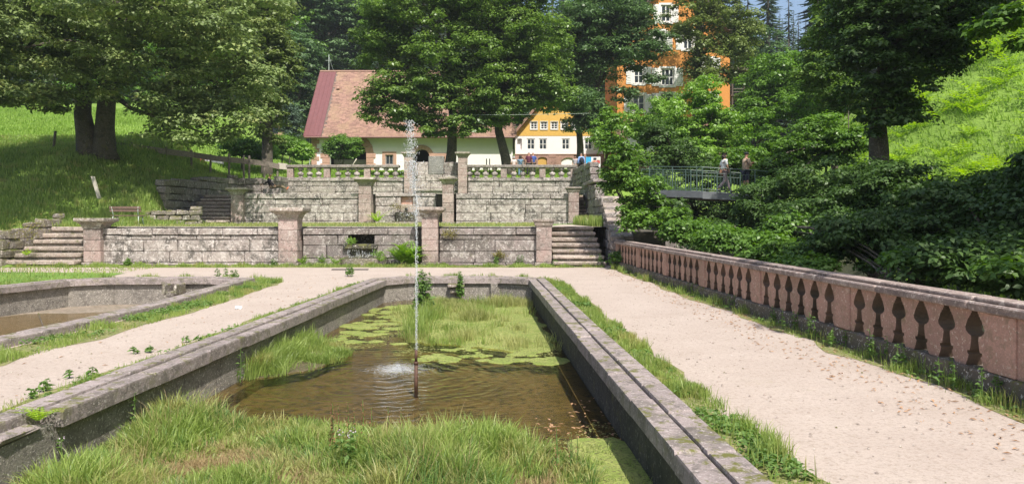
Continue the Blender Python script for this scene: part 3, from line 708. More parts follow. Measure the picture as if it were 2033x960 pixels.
# tier 3
D3 = 52.0
C3 = [(T2 - .1, 3.55), (3.55, 3.92), (3.92, 4.27), (4.27, 4.52)]
PR3 = {3: .07}
x_a, x_b = PX(569, D3), PX(802, D3)
t = hwall('terrace_wall', 'left stretch of the upper terrace wall under the balustrade', x_a, x_b, D3, C3, .9, 2.2, M['wall'], .5, proud=PR3); core(t, x_a, x_b, D3 + .47, D3 + .7, 2.9, 4.49)
x_a, x_b = PX(929, D3), PX(1143, D3)
t = hwall('terrace_wall', 'right stretch of the upper terrace wall under the balustrade', x_a, x_b, D3, C3, .9, 2.2, M['wall'], .5, proud=PR3); core(t, x_a, x_b, D3 + .47, D3 + .7, 2.9, 4.49)
x_a, x_b = PX(822, 52.3), PX(909, 52.3)
t = hwall('terrace_wall', 'narrow middle stretch of the top wall below the grey tablet', x_a, x_b, 52.3, [(T2 - .1, 3.6), (3.6, 3.8), (3.8, 4.3), (4.3, 4.75)], .7, 1.3, M['wall'], .4, proud={1: .12}); core(t, x_a, x_b, 52.65, 52.9, 2.9, 4.7)
t = thing('memorial_tablet', 'upright grey stone tablet flanked by blocks on the top terrace', 'stone tablet', (PX(866, 52.4), 52.4, 4.75))
MB().block(PX(851, 52.4), PX(881, 52.4), 52.3, 52.55, 4.76, PZ(310, 52.4), .03, .01).build('tablet', M['tablet'], t)
MB().block(PX(825, 52.4), PX(850.5, 52.4), 52.4, 52.8, 4.76, PZ(322, 52.4), .03, .02).build('flanking_block', M['wall'], t)
MB().block(PX(881.5, 52.4), PX(902, 52.4), 52.4, 52.8, 4.76, PZ(322, 52.4), .03, .02).build('flanking_block', M['wall_dark'], t)
MB().blob((PX(906, 52.6), 52.6, 5.1), (.2, .2, .55), 3, .3, 8).build('scroll_stone', M['wall_dark'], t, True)
MB().blob((PX(826, 52.2), 52.2, 4.95), (.13, .2, .5), 5, .3, 8).build('scroll_stone', M['wall_dark'], t, True)
pillar('stone_pillar', 'top terrace pillar left of the grey tablet behind the water spray', 811, 51.5, 18, 29, 302, T2 + .2, 6)
pillar('stone_pillar', 'top terrace pillar right of the grey tablet', 918, 51.5, 18, 30, 302, T2 + .2, 6)
# upper balustrade: posts, rail stones and turned balusters
def bal_prof(z0, z1):
    H_ = z1 - z0
    return [(r, z0 + k * H_) for r, k in ((.17, 0), (.17, .08), (.10, .12), (.12, .16), (.205, .24), (.215, .40), (.19, .50), (.10, .56), (.075, .60), (.10, .68), (.17, .80), (.19, .84), (.19, .90), (.12, .91), (.2, .93), (.2, 1.0))]
bal0 = {}
def upper_bal(label, posts, bals):
    zr0, zr1 = PZ(332.5, D3), PZ(327, D3); z0 = 4.53
    xs_ = [PX(p, D3) for p in posts]
    t = thing('stone_balustrade', label, 'balustrade', (sum(xs_) / len(xs_), D3 + .25, z0))
    for x in xs_: MB().block(x - .21, x + .21, D3 + .06, D3 + .44, z0, zr0 - .003, .015, .004).build('post', M['pillar'], t)
    x0, x1 = min(PX(posts[0], D3) - .25, PX(bals[0], D3) - .3), max(PX(posts[-1], D3) + .25, PX(bals[-1], D3) + .3)
    cs = cuts(x0, x1, 1.8, 2.6)
    for a, b in zip(cs, cs[1:]): MB().block(a + .004, b - .004, D3 - .02, D3 + .52, zr0, zr1, .03, .004).build('rail_stone', M['cope'], t)
    for p in bals:
        if 'me' not in bal0:
            o = MB().lathe(bal_prof(0, zr0 - z0 - .003), 12).build('baluster', M['wall'], t, True); bal0['me'] = o.data; bal0['h'] = (zr0 - z0 - .003)
            o.location = Vector((PX(p, D3), D3 + .25, z0 + bal0['h'] / 2)) - wl(t)
        else: link('baluster', bal0['me'], None, t, (PX(p, D3), D3 + .25, z0 + bal0['h'] / 2))
    return t
upper_bal('left run of the upper stone balustrade with ball-shaped balusters', [575, 648, 728], [595, 613, 631, 670, 689, 707, 747, 765.5, 784])
upper_bal('right run of the upper stone balustrade in front of the standing visitors', [1000, 1077, 1139], [932, 947, 964, 982, 1020, 1038, 1057, 1097, 1115, 1132])

# ================================================================ STEPS
def steps(name, label, xa, xb, y0, z0, z1, n, dy, mat, bot=None, skew=0):
    t = thing(name, label, 'steps', ((xa + xb) / 2, y0, z0)); dz = (z1 - z0) / n
    for i in range(n):
        a = (bot[0] + (xa - bot[0]) * i / (n - 1)) if bot else xa; b = (bot[1] + (xb - bot[1]) * i / (n - 1)) if bot else xb
        MB().block(a, b, y0 + i * dy - .08, y0 + (i + 1) * dy + .02, z0 + i * dz + dz * .35, z0 + (i + 1) * dz, .03, .015).build('step', mat, t)
        MB().box(a + .02, b - .02, y0 + i * dy, y0 + (i + 1) * dy + .3, z0 + i * dz - .1, z0 + i * dz + dz * .34).build('riser', M['rubble'], t)
    return t
steps('stone_steps', 'worn mossy stone steps at the far left of the lowest wall', -18.5, PX(167, 28.9), 28.3, -.02, T1, 6, .42, M['step'], bot=(-19.0, PX(167, 28.9)))
steps('stone_steps', 'worn stone steps right of the lowest wall partly shaded by leaves', PX(1097, 28.6), 3.3, 28.1, -.02, T1 + .01, 7, .42, M['step'], bot=(PX(1097, 28.6), 3.5))
steps('stone_steps', 'shaded upper left steps beside the mossy capped pillar', -17.9, PX(458, 41), 40.4, T1, T2, 8, .5, M['step'])
steps('stone_steps', 'narrow upper steps glimpsed right of the middle wall', PX(1150, 41), 4.15, 40.6, T1, T2, 8, .52, M['step'])

# ================================================================ RUBBLE AND SIDE WALLS
def rubble(parent, a, b, z0f, z1f, size=.45, depth=.5, mat=None, jit=.03):
    """stones laid along a line a->b in plan"""
    a = Vector(a); b = Vector(b); L = (b - a).length; d = (b - a).normalized(); ang = math.atan2(d.y, d.x)
    u = 0; 
    zmax = max(z1f(0), z1f(1)); z = min(z0f(0), z0f(1))
    row = 0
    while z < zmax - .05:
        hh = size * random.uniform(.6, .9); u = -random.uniform(0, .3)
        while u < L:
            ww = size * random.uniform(.8, 2.0); tt = min(1, max(0, (u + ww / 2) / L))
            lo, hi = z0f(tt), z1f(tt)
            if z + hh * .4 < hi and z + hh > lo:
                u0, u1 = max(0, u), min(L, u + ww)
                if u1 - u0 > .1:
                    c = a + d * ((u0 + u1) / 2)
                    Mt = Matrix.Translation((c.x, c.y, 0)) @ Matrix.Rotation(ang, 4, 'Z')
                    dy = random.uniform(-.05, .04)
                    MB().block(-(u1 - u0) / 2 + .01, (u1 - u0) / 2 - .01, -depth / 2 + dy, depth / 2, z + .01, min(z + hh, hi + .03) - .01, .035, jit, Mt).build('stone', mat or M['rubble'], parent)
            u += ww
        z += hh
def rwall(label, a, b, z0f, z1f, size=.45, depth=.5, mat=None, name='rubble_wall', bk=True):
    t = thing(name, label, 'wall', ((a[0] + b[0]) / 2, (a[1] + b[1]) / 2, min(z0f(0), z0f(1))))
    rubble(t, a, b, z0f, z1f, size, depth, mat)
    return t
k = lambda c: (lambda t: c)
lin = lambda p, q: (lambda t: p + (q - p) * t)
rwall('mossy boulder wall in front of the left bank beside the bottom steps', (-26, 27.9), (-19.3, 28.2), k(-.2), lin(.9, 1.25), .5, .6)
rwall('broken mossy wall climbing the left side of the bottom steps', (-19.15, 28.0), (-18.72, 31.3), k(-.1), lin(1.2, 1.95), .5, .4)
rwall('low crumbling stone wall behind the bench', (-18.6, 36.6), (-15.4, 37.6), k(1.35), lin(2.0, 2.35), .4, .5)
rwall('dark retaining wall along the left of the upper steps', (-18.45, 39.6), (-18.45, 50.2), k(1.4), lin(3.75, 4.55), .6, .5, M['wall_dark'], 'retaining_wall')
rwall('dark shaded retaining wall behind the seated person', (-18.6, 50.4), (-15.5, 50.6), k(3.0), lin(4.6, 4.2), .6, .5, M['wall_dark'], 'retaining_wall')
cp = thing('corner_pier', 'stacked stone pier joining the retaining wall to the upper terrace wall', 'stone pier', (-15.6, 51.2, 3.0))
for q in range(4): MB().block(-15.86, -15.40, 50.3, 52.5, 3.0 + q * .38, 3.37 + q * .38, .03, .02).build('stone', M['wall_dark'], cp)
MB().box(-18.9, -15.88, 50.7, 52.6, 2.9, 4.42).build('bank_fill', M['meadow'], None, kind='structure')
grid('garden_bank', list(np.linspace(-18.9, -15.9, 16)), list(np.linspace(32.0, 39.6, 26)), lambda x, y: (T1 - .1) + (h(XL - .05, y) - T1 + .1) * (1 - sm(-18.75, -16.3 - .25 * (y - 34), x)) * sm(32, 34.5, y) + .06 * noise.noise(Vector((x * 1.5, y * 1.5, 0))), M['ground'])
# right side: wall between the steps and the stream gully
rwall('tall overgrown side wall right of the upper terraces', (4.45, 52.2), (4.75, 43.5), k(2.8), lin(5.1, 5.0), .5, .5, M['wall_dark'], 'side_wall')
rwall('lower stretch of the side wall beside the middle steps', (4.42, 43.4), (4.30, 37.2), k(1.3), lin(3.6, 3.4), .5, .5, M['wall_dark'], 'side_wall')
t = rwall('side wall sloping down beside the right-hand steps', (4.3, 37.1), (3.95, 27.9), k(-.1), lambda t: 2.75 if t < .45 else 2.75 - (t - .45) * 3.2, .5, .5, M['wall_dark'], 'side_wall')
a, b = Vector((4.22, 33.6, 2.62)), Vector((4.0, 28.3, .98))
for i in range(3):
    p, q = a.lerp(b, i / 3 + .005), a.lerp(b, (i + 1) / 3 - .005)
    MB().hexa([p + Vector((.55, 0, 0)), p + Vector((-.28, 0, 0)), q + Vector((-.28, 0, 0)), q + Vector((.55, 0, 0))], [p + Vector((.55, 0, .16)), p + Vector((-.28, 0, .16)), q + Vector((-.28, 0, .16)), q + Vector((.55, 0, .16))]).build('sloping_coping', M['step'], t)
for i in range(3):
    MB().block(4.0, 4.75, 37.3 + i * 2.0, 39.2 + i * 2.0, 3.55, 3.72, .03, .02).build('wall_coping', M['cope'], t)
rwall('stone retaining wall rising from the stream below the balustrade', (5.75, 0), (4.45, 28.5), k(-2.4), k(-.15), .9, .5, M['plinth'], 'retaining_wall')
MB().box(4.55, XR + .3, 28.3, 52, -2.3, 1.3).build('gully_bank', M['mortar'], None, kind='structure')

# ================================================================ GARDEN BALUSTRADE (salmon sandstone)
def BX(y): return 5.68 - .0625 * y
bd = Vector((-.0625, 1, 0)).normalized(); ang = math.atan2(-.0625, 1)
def BM(y): return Matrix.Translation((BX(y), y, 0)) @ Matrix.Rotation(-ang * -1 if False else math.atan(.0625), 4, 'Z')
PER, FIRST = 3.3, 4.54
posts = [FIRST + PER * i for i in range(-1, 8)]
bt = thing('garden_balustrade', 'long salmon sandstone balustrade with grey rail along the right edge of the path', 'balustrade', (BX(14), 14, 0))
ZB, ZR0, ZR1 = .24, .87, 1.0
prof = [(0, .030), (.02, .040), (.05, .040), (.055, .052), (.10, .056), (.105, .070), (.15, .076), (.155, .088), (.25, .11), (.32, .128), (.38, .12), (.43, .085), (.455, .05), (.50, .046), (.66, .058), (.72, .068), (.725, .10), (.775, .10), (.80, .08), (.9, .098), (1.0, .125)]
def opening(z): # half width of opening at fraction from top
    return lerp(prof, z) * 1.22
mesh_b = None
THK = .19
for pi, py in enumerate(posts):
    T = BM(py)
    MB().block(-THK / 2 - .03, THK / 2 + .03, -.20, .20, ZB, ZR0 - .003, .012, .003, T).build('post', M['pink'], bt)
    if pi == len(posts) - 1: break
    pitch = (PER - .40) / 6.0
    # balusters: full ones between openings, half ones against the posts
    for j in range(7):
        yc = py + .20 + j * pitch
        s = MB(); half = pitch / 2
        zs_ = [p[0] for p in prof]
        rows = []
        for f in zs_:
            z = ZR0 - .003 - f * (ZR0 - ZB - .004); o_ = opening(f)
            l = -(half - o_) if j > 0 else 0.0; r = (half - o_) if j < 6 else 0.0
            rows.append((l, r, z))
        n = len(rows)
        vs = [(-THK / 2, l, z) for l, r, z in rows] + [(-THK / 2, r, z) for l, r, z in rows] + [(THK / 2, l, z) for l, r, z in rows] + [(THK / 2, r, z) for l, r, z in rows]
        fs = []
        for i in range(n - 1):
            fs += [[i, i + 1, n + i + 1, n + i], [2 * n + i, 3 * n + i, 3 * n + i + 1, 2 * n + i + 1], [i, 2 * n + i, 2 * n + i + 1, i + 1], [n + i, n + i + 1, 3 * n + i + 1, 3 * n + i]]
        Tc = BM(yc)
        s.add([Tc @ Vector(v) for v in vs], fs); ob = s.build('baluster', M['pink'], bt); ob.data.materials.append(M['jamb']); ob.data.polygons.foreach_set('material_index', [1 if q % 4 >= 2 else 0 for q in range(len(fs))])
y = posts[0] - .3
while y < posts[-1] + .3:
    L = random.uniform(1.5, 2.1); y2 = min(y + L, posts[-1] + .32)
    for nm, x0, x1, z0, z1, mt in (('rail_stone', -.17, .17, ZR0, ZR1 - .035, 'rail'), ('rail_cap', -.10, .145, ZR1 - .034, ZR1 + .015, 'rail'), ('plinth_stone', -.16, .16, -.05, ZB - .002, 'plinth')):
        T = BM((y + y2) / 2); MB().block(x0, x1, -(y2 - y) / 2 + .004, (y2 - y) / 2 - .004, z0, z1, .018, .004, T).build(nm, M[mt], bt)
    y = y2

# ================================================================ FOLIAGE TOOLS
def unit(n): v = rng.normal(size=(n, 3)); return v / np.linalg.norm(v, axis=1, keepdims=True)
def quads(C, N, size, asp=.62, fold=.12):
    n = len(C); N = N / np.linalg.norm(N, axis=1, keepdims=True)
    r = unit(n); T = np.cross(N, r); T /= np.linalg.norm(T, axis=1, keepdims=True) + 1e-9; B = np.cross(N, T)
    s = size[:, None] if hasattr(size, '__len__') else size
    V = np.stack([C - T * s * .5, C + B * s * asp * .5 + N * s * fold, C + T * s * .5 - N * s * fold, C - B * s * asp * .5 + N * s * fold], 1).reshape(-1, 3)
    f = np.arange(4 * n).reshape(-1, 4); return V, f
def clumps(C, r, per, flat=.5, up=.6, jit=.45):
    """leaf positions round clump centres"""
    n = len(C); rr = np.asarray(r) * np.ones(n); idx = np.repeat(np.arange(n), per)
    d = unit(len(idx)); u = rng.random(len(idx)) ** .45
    d[:, 2] = np.where(d[:, 2] < -.2, -d[:, 2] * .6, d[:, 2])
    off = d * u[:, None] * rr[idx][:, None]; off[:, 2] *= flat
    N = d * .9 + np.array([0, 0, up]) + unit(len(idx)) * jit
    return C[idx] + off, N
def ell_pts(ells, n, power=.5):
    """ells: (px,py,rx_px,ry_px,D,depth_m)"""
    A = np.array([e[2] * e[3] * (e[4] / F) ** 2 for e in ells]); A = A / A.sum(); out = []
    for e, a in zip(ells, A):
        k = max(2, int(n * a)); d = unit(k); u = rng.random(k) ** power; s = e[4] / F
        c = np.array(P(e[0], e[1], e[4])); out.append(c + d * u[:, None] * np.array([e[2] * s, e[5], e[3] * s]))
    return np.concatenate(out)
def crown(parent, ells, nc, r, per, leaf, mat, flat=.5, up=.8, asp=.62, power=.5, name='crown', jit=.5, extra=None, zmin=None):
    C = ell_pts(ells, nc, power)
    if extra is not None: C = np.concatenate([C, extra])
    if zmin is not None: C = C[C[:, 2] > zmin]
    rr = r * rng.uniform(.6, 1.35, len(C))
    Pp, N = clumps(C, rr, per, flat, up, jit)
    V, f = quads(Pp, N, leaf * rng.uniform(.6, 1.3, len(Pp)), asp)
    return npmesh(name, V, [(4, f)], M[mat], parent), C
def limb(parent, a, b, r0, r1, sag=.15, name='limb', seg=7, k=7, mat='bark'):
    a, b = Vector(a), Vector(b); m = a.lerp(b, .45) + Vector((random.uniform(-.1, .1), random.uniform(-.1, .1), .18 + sag * random.random())) * (b - a).length * .6
    pts = [a * (1 - t) ** 2 + m * 2 * t * (1 - t) + b * t * t + Vector([random.uniform(-.03, .03) * r0 * 4 for _ in range(3)]) * (0 if t in (0, 1) else 1) for t in np.linspace(0, 1, k)]
    return MB().tube(pts, [r0 + (r1 - r0) * t for t in np.linspace(0, 1, k)], seg).build(name, M[mat], parent, True)
def tree(name, label, base, trunk, r0, ells, nc, r, per, leaf, mat, nlimb=9, cat='tree', group=None, flat=.65, power=.5, up=.8, zmin=None, limbr=.3, r1=None, asp=.62):
    """trunk: list of points after the base"""
    t = thing(name, label, cat, base, group)
    pts = [Vector(base) + Vector((0, 0, -.3))] + [Vector(base) + Vector((0, 0, .5))] + [Vector(p) for p in trunk]; n = len(pts)
    r1 = r1 or r0 * .35
    rads = [r0 * 1.35, r0 * 1.05] + [r0 + (r1 - r0) * (i + 1) / (n - 2) for i in range(n - 2)]
    MB().tube(pts, rads, 12).build('trunk', M['bark'], t, True)
    o, C = crown(t, ells, nc, r, per, leaf, mat, flat, up, asp, power, zmin=zmin)
    for i in range(nlimb):
        tgt = Vector(C[random.randrange(len(C))]); k = random.randrange(max(1, n - 3), n) if n > 3 else n - 1
        a = pts[k] if random.random() < .5 else pts[k].lerp(pts[k - 1], random.random() * .7)
        if tgt.z < a.z: a = pts[-2].lerp(pts[-3], random.random()) if n > 3 else a
        limb(t, a, tgt, r0 * limbr * random.uniform(.6, 1), .03)
    return t
def ground(px, D, dz=0): x = PX(px, D); return (x, D, h(x, D) + dz)

# ---- blades
def blades(name, pts, hgt, width, mat, lean=.35, parent=None, kind='stuff', label=None, cat=None, wind=(0, 0), lv=None):
    pts = np.asarray(pts, dtype=float); n = len(pts); hgt = np.asarray(hgt) * np.ones(n); width = np.asarray(width) * np.ones(n)
    a = rng.random(n) * 2 * np.pi; W = np.stack([np.cos(a), np.sin(a), np.zeros(n)], 1) * (width * .5)[:, None]
    b = rng.random(n) * 2 * np.pi; l = rng.random(n) ** 1.3 * lean; L = np.stack([np.cos(b) * l + wind[0], np.sin(b) * l + wind[1]], 1)
    if lv is not None: L = L + lv
    lm = np.linalg.norm(L, axis=1); Ld = np.column_stack([L, np.zeros(n)]) * hgt[:, None]
    up = np.array([0, 0, 1]) * hgt[:, None]; dr = np.minimum(.55, .42 * lm ** 1.5)[:, None]
    m1 = pts + up * .38 + Ld * .14; m2 = pts + up * (.74 - dr * .35) + Ld * .5; tip = pts + up * (1 - dr) + Ld
    V = np.stack([pts - W, pts + W, m1 + W * .9, m1 - W * .9, m2 + W * .6, m2 - W * .6, tip], 1).reshape(-1, 3); i = np.arange(n)[:, None] * 7
    o = npmesh(name, V, [(4, np.concatenate([i + np.array([[0, 1, 2, 3]]), i + np.array([[3, 2, 4, 5]])])), (3, i + np.array([[5, 4, 6]]))], M[mat], parent)
    return tag(o, label, cat, kind=kind)
def tussocks(name, x, y, z, per, hf, r, width, mat, spread=.7, lean=.35, label=None, cat='grass', hv=(.55, 1.2)):
    """grass growing in tufts that spray outwards from their centres"""
    n = len(x); idx = np.repeat(np.arange(n), per); k = len(idx); g = rng.normal(size=(k, 2)); rr = r * rng.uniform(.5, 1.5, n)[idx]
    H_ = np.array([hf(a, b) for a, b in zip(x, y)])[idx] * rng.uniform(*hv, k)
    p = np.column_stack([x[idx] + g[:, 0] * rr, y[idx] + g[:, 1] * rr, np.full(k, z) if not hasattr(z, '__len__') else z[idx]])
    tl = rng.normal(size=(n, 2)) * .18
    return blades(name, p, H_, width, mat, lean, lv=g * spread * .4 + tl[idx], label=label, cat=cat)
def inpoly(x, y, poly):
    c = np.zeros(len(x), dtype=bool); j = len(poly) - 1
    for i in range(len(poly)):
        xi, yi = poly[i]; xj, yj = poly[j]
        c ^= ((yi > y) != (yj > y)) & (x < (xj - xi) * (y - yi) / (yj - yi + 1e-12) + xi); j = i
    return c
def scatter(poly, n, dens=None):
    poly = [(p[0], p[1]) for p in poly]
    xs_ = [p[0] for p in poly]; ys_ = [p[1] for p in poly]; X = []; Y = []
    got = 0
    while got < n:
        x = rng.uniform(min(xs_), max(xs_), n * 2); y = rng.uniform(min(ys_), max(ys_), n * 2); k = inpoly(x, y, poly); x, y = x[k], y[k]
        if dens: k = np.array([random.random() < dens(a, b) for a, b in zip(x, y)], dtype=bool); x, y = x[k], y[k]
        X.append(x); Y.append(y); got += len(x)
    return np.concatenate(X)[:n], np.concatenate(Y)[:n]
def nz(x, y, s, o=0): return noise.noise(Vector((x * s, y * s, o)))
def along(line, n, w0, w1, dens=None):
    """random points beside a polyline, offset in [-w0, w1]"""
    L = [(Vector(b) - Vector(a)).length for a, b in zip(line, line[1:])]; tot = sum(L); out = []
    while len(out) < n:
        u = random.random() * tot; i = 0
        while u > L[i] and i < len(L) - 1: u -= L[i]; i += 1
        a, b = Vector(line[i]), Vector(line[i + 1]); d = (b - a).normalized(); p = a.lerp(b, u / L[i]) + Vector((-d.y, d.x)) * random.uniform(-w0, w1)
        if dens is None or random.random() < dens(p.x, p.y): out.append((p.x, p.y))
    return np.array(out)

# ================================================================ GRASS (uncountable)
def clumpy(s, lo, hi, o=0): return lambda x, y: min(1, max(0, (nz(x, y, s, o) - lo) / (hi - lo)))
DRY = lambda a, b: math.exp(-((a + 2.9) / .95) ** 2 - ((b - 7.15) / .5) ** 2) + .7 * math.exp(-((a + .1) / .4) ** 2 - ((b - 7.0) / .35) ** 2)
BIG = [(-4.28, 6.2), (-4.22, 8.9), (-3.7, 9.0), (-3.0, 8.6), (-1.9, 8.5), (-1.0, 8.2), (-.3, 7.7), (.2, 7.7), (.62, 7.5), (.78, 6.9), (.6, 6.2)]
def hgt_near(a, b): return (.13 + .22 * max(0, min(1, .5 + nz(a, b, .9, 6) * 1.7))) * (1 - .7 * min(1, DRY(a, b))) * (.55 + .45 * sm(0, .8, 9.9 - b)) * (.55 + .45 * sm(0, .5, a + 4.3))
x, y = scatter(BIG, 1250, lambda a, b: max(.05, min(1, .6 + nz(a, b, 1.3, 2) * 1.6)) * (1 - .85 * min(1, DRY(a, b))))
tussocks('marsh_grass', x, y, -.54, 32, lambda a, b: hgt_near(a, b) * random.uniform(.65, 1.35), .042, .0135, 'grass', .62, .4, 'dense green marsh grass filling the near end of the pond')
x, y = scatter(BIG, 520, lambda a, b: max(.02, min(1, .35 + nz(a, b, 1.9, 12) * 2)))
tussocks('pale_marsh_grass', x, y, -.54, 22, lambda a, b: hgt_near(a, b) * random.uniform(.8, 1.4), .04, .009, 'grass_yel', .8, .5, 'paler yellowish stems mixed through the marsh grass')
x, y = scatter(BIG, 260, lambda a, b: max(.02, min(1, .3 + nz(a, b, 2.3, 22) * 2)))
tussocks('dark_marsh_grass', x, y, -.54, 26, lambda a, b: hgt_near(a, b) * 1.1, .045, .012, 'weed', .5, .3, 'darker blue green tufts in the marsh grass')
x, y = scatter([(-4.1, 6.3), (-4.0, 8.2), (-1.4, 8.2), (.5, 7.6), (.5, 6.3)], 800, lambda a, b: min(1, .06 + DRY(a, b)))
tussocks('dry_marsh_grass', x, y, -.53, 22, lambda a, b: random.uniform(.05, .14), .06, .007, 'grass_dry', 1.1, .8, 'short brownish dry grass in the near end of the pond')
x, y = scatter(BIG, 150)
tussocks('seeding_stems', x, y, -.54, 6, lambda a, b: hgt_near(a, b) * 1.55, .05, .006, 'grass_dry', .4, .3, 'thin brown seed stems standing above the marsh grass')
x, y = scatter(ISL_FAR, 420, lambda a, b: max(.0, min(1, .12 + nz(a, b, .8, 11) * 2.6)) * (.25 if a > -.7 and b < 18.5 else 1))
tussocks('reed_grass', x, y, -.55, 22, lambda a, b: .12 + .2 * max(0, .5 + nz(a, b, 1, 4)), .09, .011, 'grass_yel', .5, .35, 'thin yellowish reed grass at the far end of the pond')
x, y = scatter(ISL_FAR, 150, lambda a, b: max(.0, min(1, .05 + nz(a, b, .8, 14) * 2.6)) * (.3 if a > -.7 and b < 18.5 else 1))
tussocks('green_reed_grass', x, y, -.55, 20, lambda a, b: .14 + .2 * max(0, .5 + nz(a, b, 1, 5)), .09, .011, 'grass', .5, .35, 'green reed tufts scattered over the algae')
x, y = scatter([(-1.9, 14.3), (-1.5, 18.5), (-2.2, 18.5), (-2.2, 15.5)], 55)
tussocks('tall_reeds', x, y, -.55, 16, lambda a, b: random.uniform(.25, .6), .07, .010, 'grass', .4, .3, 'taller green reeds right of the water jet')
WS = [(-4.08, 11.2), (-3.98, 14.6), (-3.3, 14.2), (-2.85, 13.2), (-3.15, 12.0), (-3.75, 11.3)]
x, y = scatter(WS, 330, lambda a, b: max(.05, min(1, .6 + nz(a, b, 1.6, 3) * 2)))
tussocks('waterside_grass', x, y, -.55, 24, lambda a, b: (.16 + .28 * sm(3.2, 4.1, -a + .1 * nz(a, b, 2))) * random.uniform(.6, 1.2), .06, .010, 'grass', .75, .4, 'tuft of tall grass against the left wall of the pond')
x, y = scatter([(.3, 6), (1.35, 6), (1.3, 7.8), (.6, 7.9)], 60, lambda a, b: .1 + .9 * (a < .6))
tussocks('algae_sprouts', x, y, -.52, 14, lambda a, b: random.uniform(.03, .12), .05, .006, 'grass', .9, .6, 'small sprouts on the algae by the right wall')
for key, n, hmin, hmax, o in (('right_of_pond', 17000, .03, .17, 1), ('left_of_pond', 7000, .02, .10, 2), ('right_of_pool', 15000, .03, .15, 3), ('beyond_pool', 3500, .04, .2, 4), ('under_balustrade', 8000, .03, .20, 5), ('under_terrace', 14000, .03, .16, 6), ('beyond_pond', 1500, .03, .18, 7)):
    l, a, b = verge_lines[key]
    p = along(l, n, a, b, lambda x, y: max(.06, min(1, (.45 if o not in (2, 5) else .12) + nz(x, y, 1.9, o) * 3.2)))
    hv = np.array([hmin + (hmax - hmin) * max(0, min(1, .45 + nz(q[0], q[1], 1.7, o + 20) * 1.5)) for q in p]) * rng.uniform(.5, 1.4, len(p))
    dist = np.maximum(1, p[:, 1] / 12)
    blades('verge_grass', np.column_stack([p, np.full(len(p), .0)]), hv, .008 * dist, 'grass', .6, label='ragged strip of grass ' + {'right_of_pond': 'between the pond rim and the right-hand path', 'left_of_pond': 'between the left-hand path and the pond rim', 'right_of_pool': 'between the side pool and the path', 'beyond_pool': 'behind the far rim of the side pool', 'under_balustrade': 'at the foot of the salmon balustrade', 'under_terrace': 'along the foot of the lowest terrace wall', 'beyond_pond': 'behind the far rim of the garden pond'}[key], cat='grass')
# low broad weeds in the verges (plantain, clover)
for key, n in (('right_of_pond', 2600), ('right_of_pool', 2600), ('under_balustrade', 900), ('left_of_pond', 500), ('under_terrace', 900)):
    l, a, b = verge_lines[key]; p = along(l, n, a * .9, b * .9, lambda x, y: max(.02, min(1, nz(x, y, 1.1, 31) * 4)))
    C = np.column_stack([p, rng.uniform(.02, .08, len(p))]); V, f = quads(C, unit(n) * .6 + np.array([0, 0, 1]), rng.uniform(.03, .09, n), .5)
    tag(npmesh('broadleaf_weeds', V, [(4, f)], M['weed']), 'low broad leaved weeds growing in the grass ' + {'right_of_pond': 'right of the pond', 'right_of_pool': 'beside the side pool', 'under_balustrade': 'by the balustrade', 'left_of_pond': 'left of the pond', 'under_terrace': 'below the terrace wall'}[key], 'weeds', kind='stuff')
x, y = scatter([(-16.4, 29.9), (-8, 29.9), (1.3, 29.9), (1.3, 40.9), (-16.4, 40.9)], 9000, lambda a, b: max(.05, min(1, .4 + nz(a, b, .8) * 2)) * (.25 + .75 * (b < 31.5 or b > 38.5)))
blades('terrace_grass', np.column_stack([x, y, np.full(len(x), T1)]), rng.uniform(.03, .15, len(x)), .028, 'grass_yel', .5, label='patchy grass on the lower terrace', cat='grass')
x, y = scatter([(-18.85, 30.6), (-16.2, 30.6), (-16, 39.5), (-18.85, 39.5)], 9000)
blades('bank_grass', np.column_stack([x, y, [(T1 - .1) + (h(XL - .05, b) - T1 + .1) * (1 - sm(-18.75, -16.3 - .25 * (b - 34), a)) * sm(32, 34.5, b) for a, b in zip(x, y)]]), rng.uniform(.1, .45, len(x)), .03, 'grass', .5, label='long grass round the bench', cat='grass')
x, y = scatter([(3.3, 31.2), (4.0, 31.2), (3.9, 37.5), (3.0, 37.5)], 2500)
blades('tall_grass', np.column_stack([x, y, np.full(len(x), T1)]), rng.uniform(.2, .55, len(x)), .03, 'grass', .5, label='tuft of tall grass at the top of the right-hand steps', cat='grass')
x, y = scatter([(XL - .05, 29), (-30, 28.3), (-42, 36), (-42, 52), (XL - .05, 52)], 70000)
zz = np.array([h(a, b) for a, b in zip(x, y)])
blades('bank_grass', np.column_stack([x, y, zz]), rng.uniform(.10, .34, len(x)), .04, 'grass', .6, label='rough long grass on the shaded left bank', cat='grass')
x, y = scatter([(-60, 38), (-14, 53), (-17, 74), (-60, 90)], 60000)
zz = np.array([h(a, b) for a, b in zip(x, y)])
blades('meadow_grass', np.column_stack([x, y, zz]), rng.uniform(.1, .35, len(x)), .08, 'grass_far', .6, label='bright sunlit meadow grass behind the sycamore', cat='grass')
x, y = scatter([(-14, 53.5), (5, 53.5), (12, 60), (12, 74), (-18, 74)], 14000)
zz = np.array([h(a, b) for a, b in zip(x, y)])
blades('lawn_grass', np.column_stack([x, y, zz]), rng.uniform(.05, .14, len(x)), .08, 'grass_far', .5, label='mown lawn in front of the white barn', cat='grass')
x, y = scatter([(-24, 6), (-15, 6), (-14.9, 12), (-13.5, 19.4), (-12.9, 22), (-13, 27.9), (-26, 27.9)], 16000)
blades('lawn_grass', np.column_stack([x, y, np.full(len(x), 0.0)]), rng.uniform(.03, .12, len(x)), .022, 'grass', .6, label='low grass left of the side pool', cat='grass')
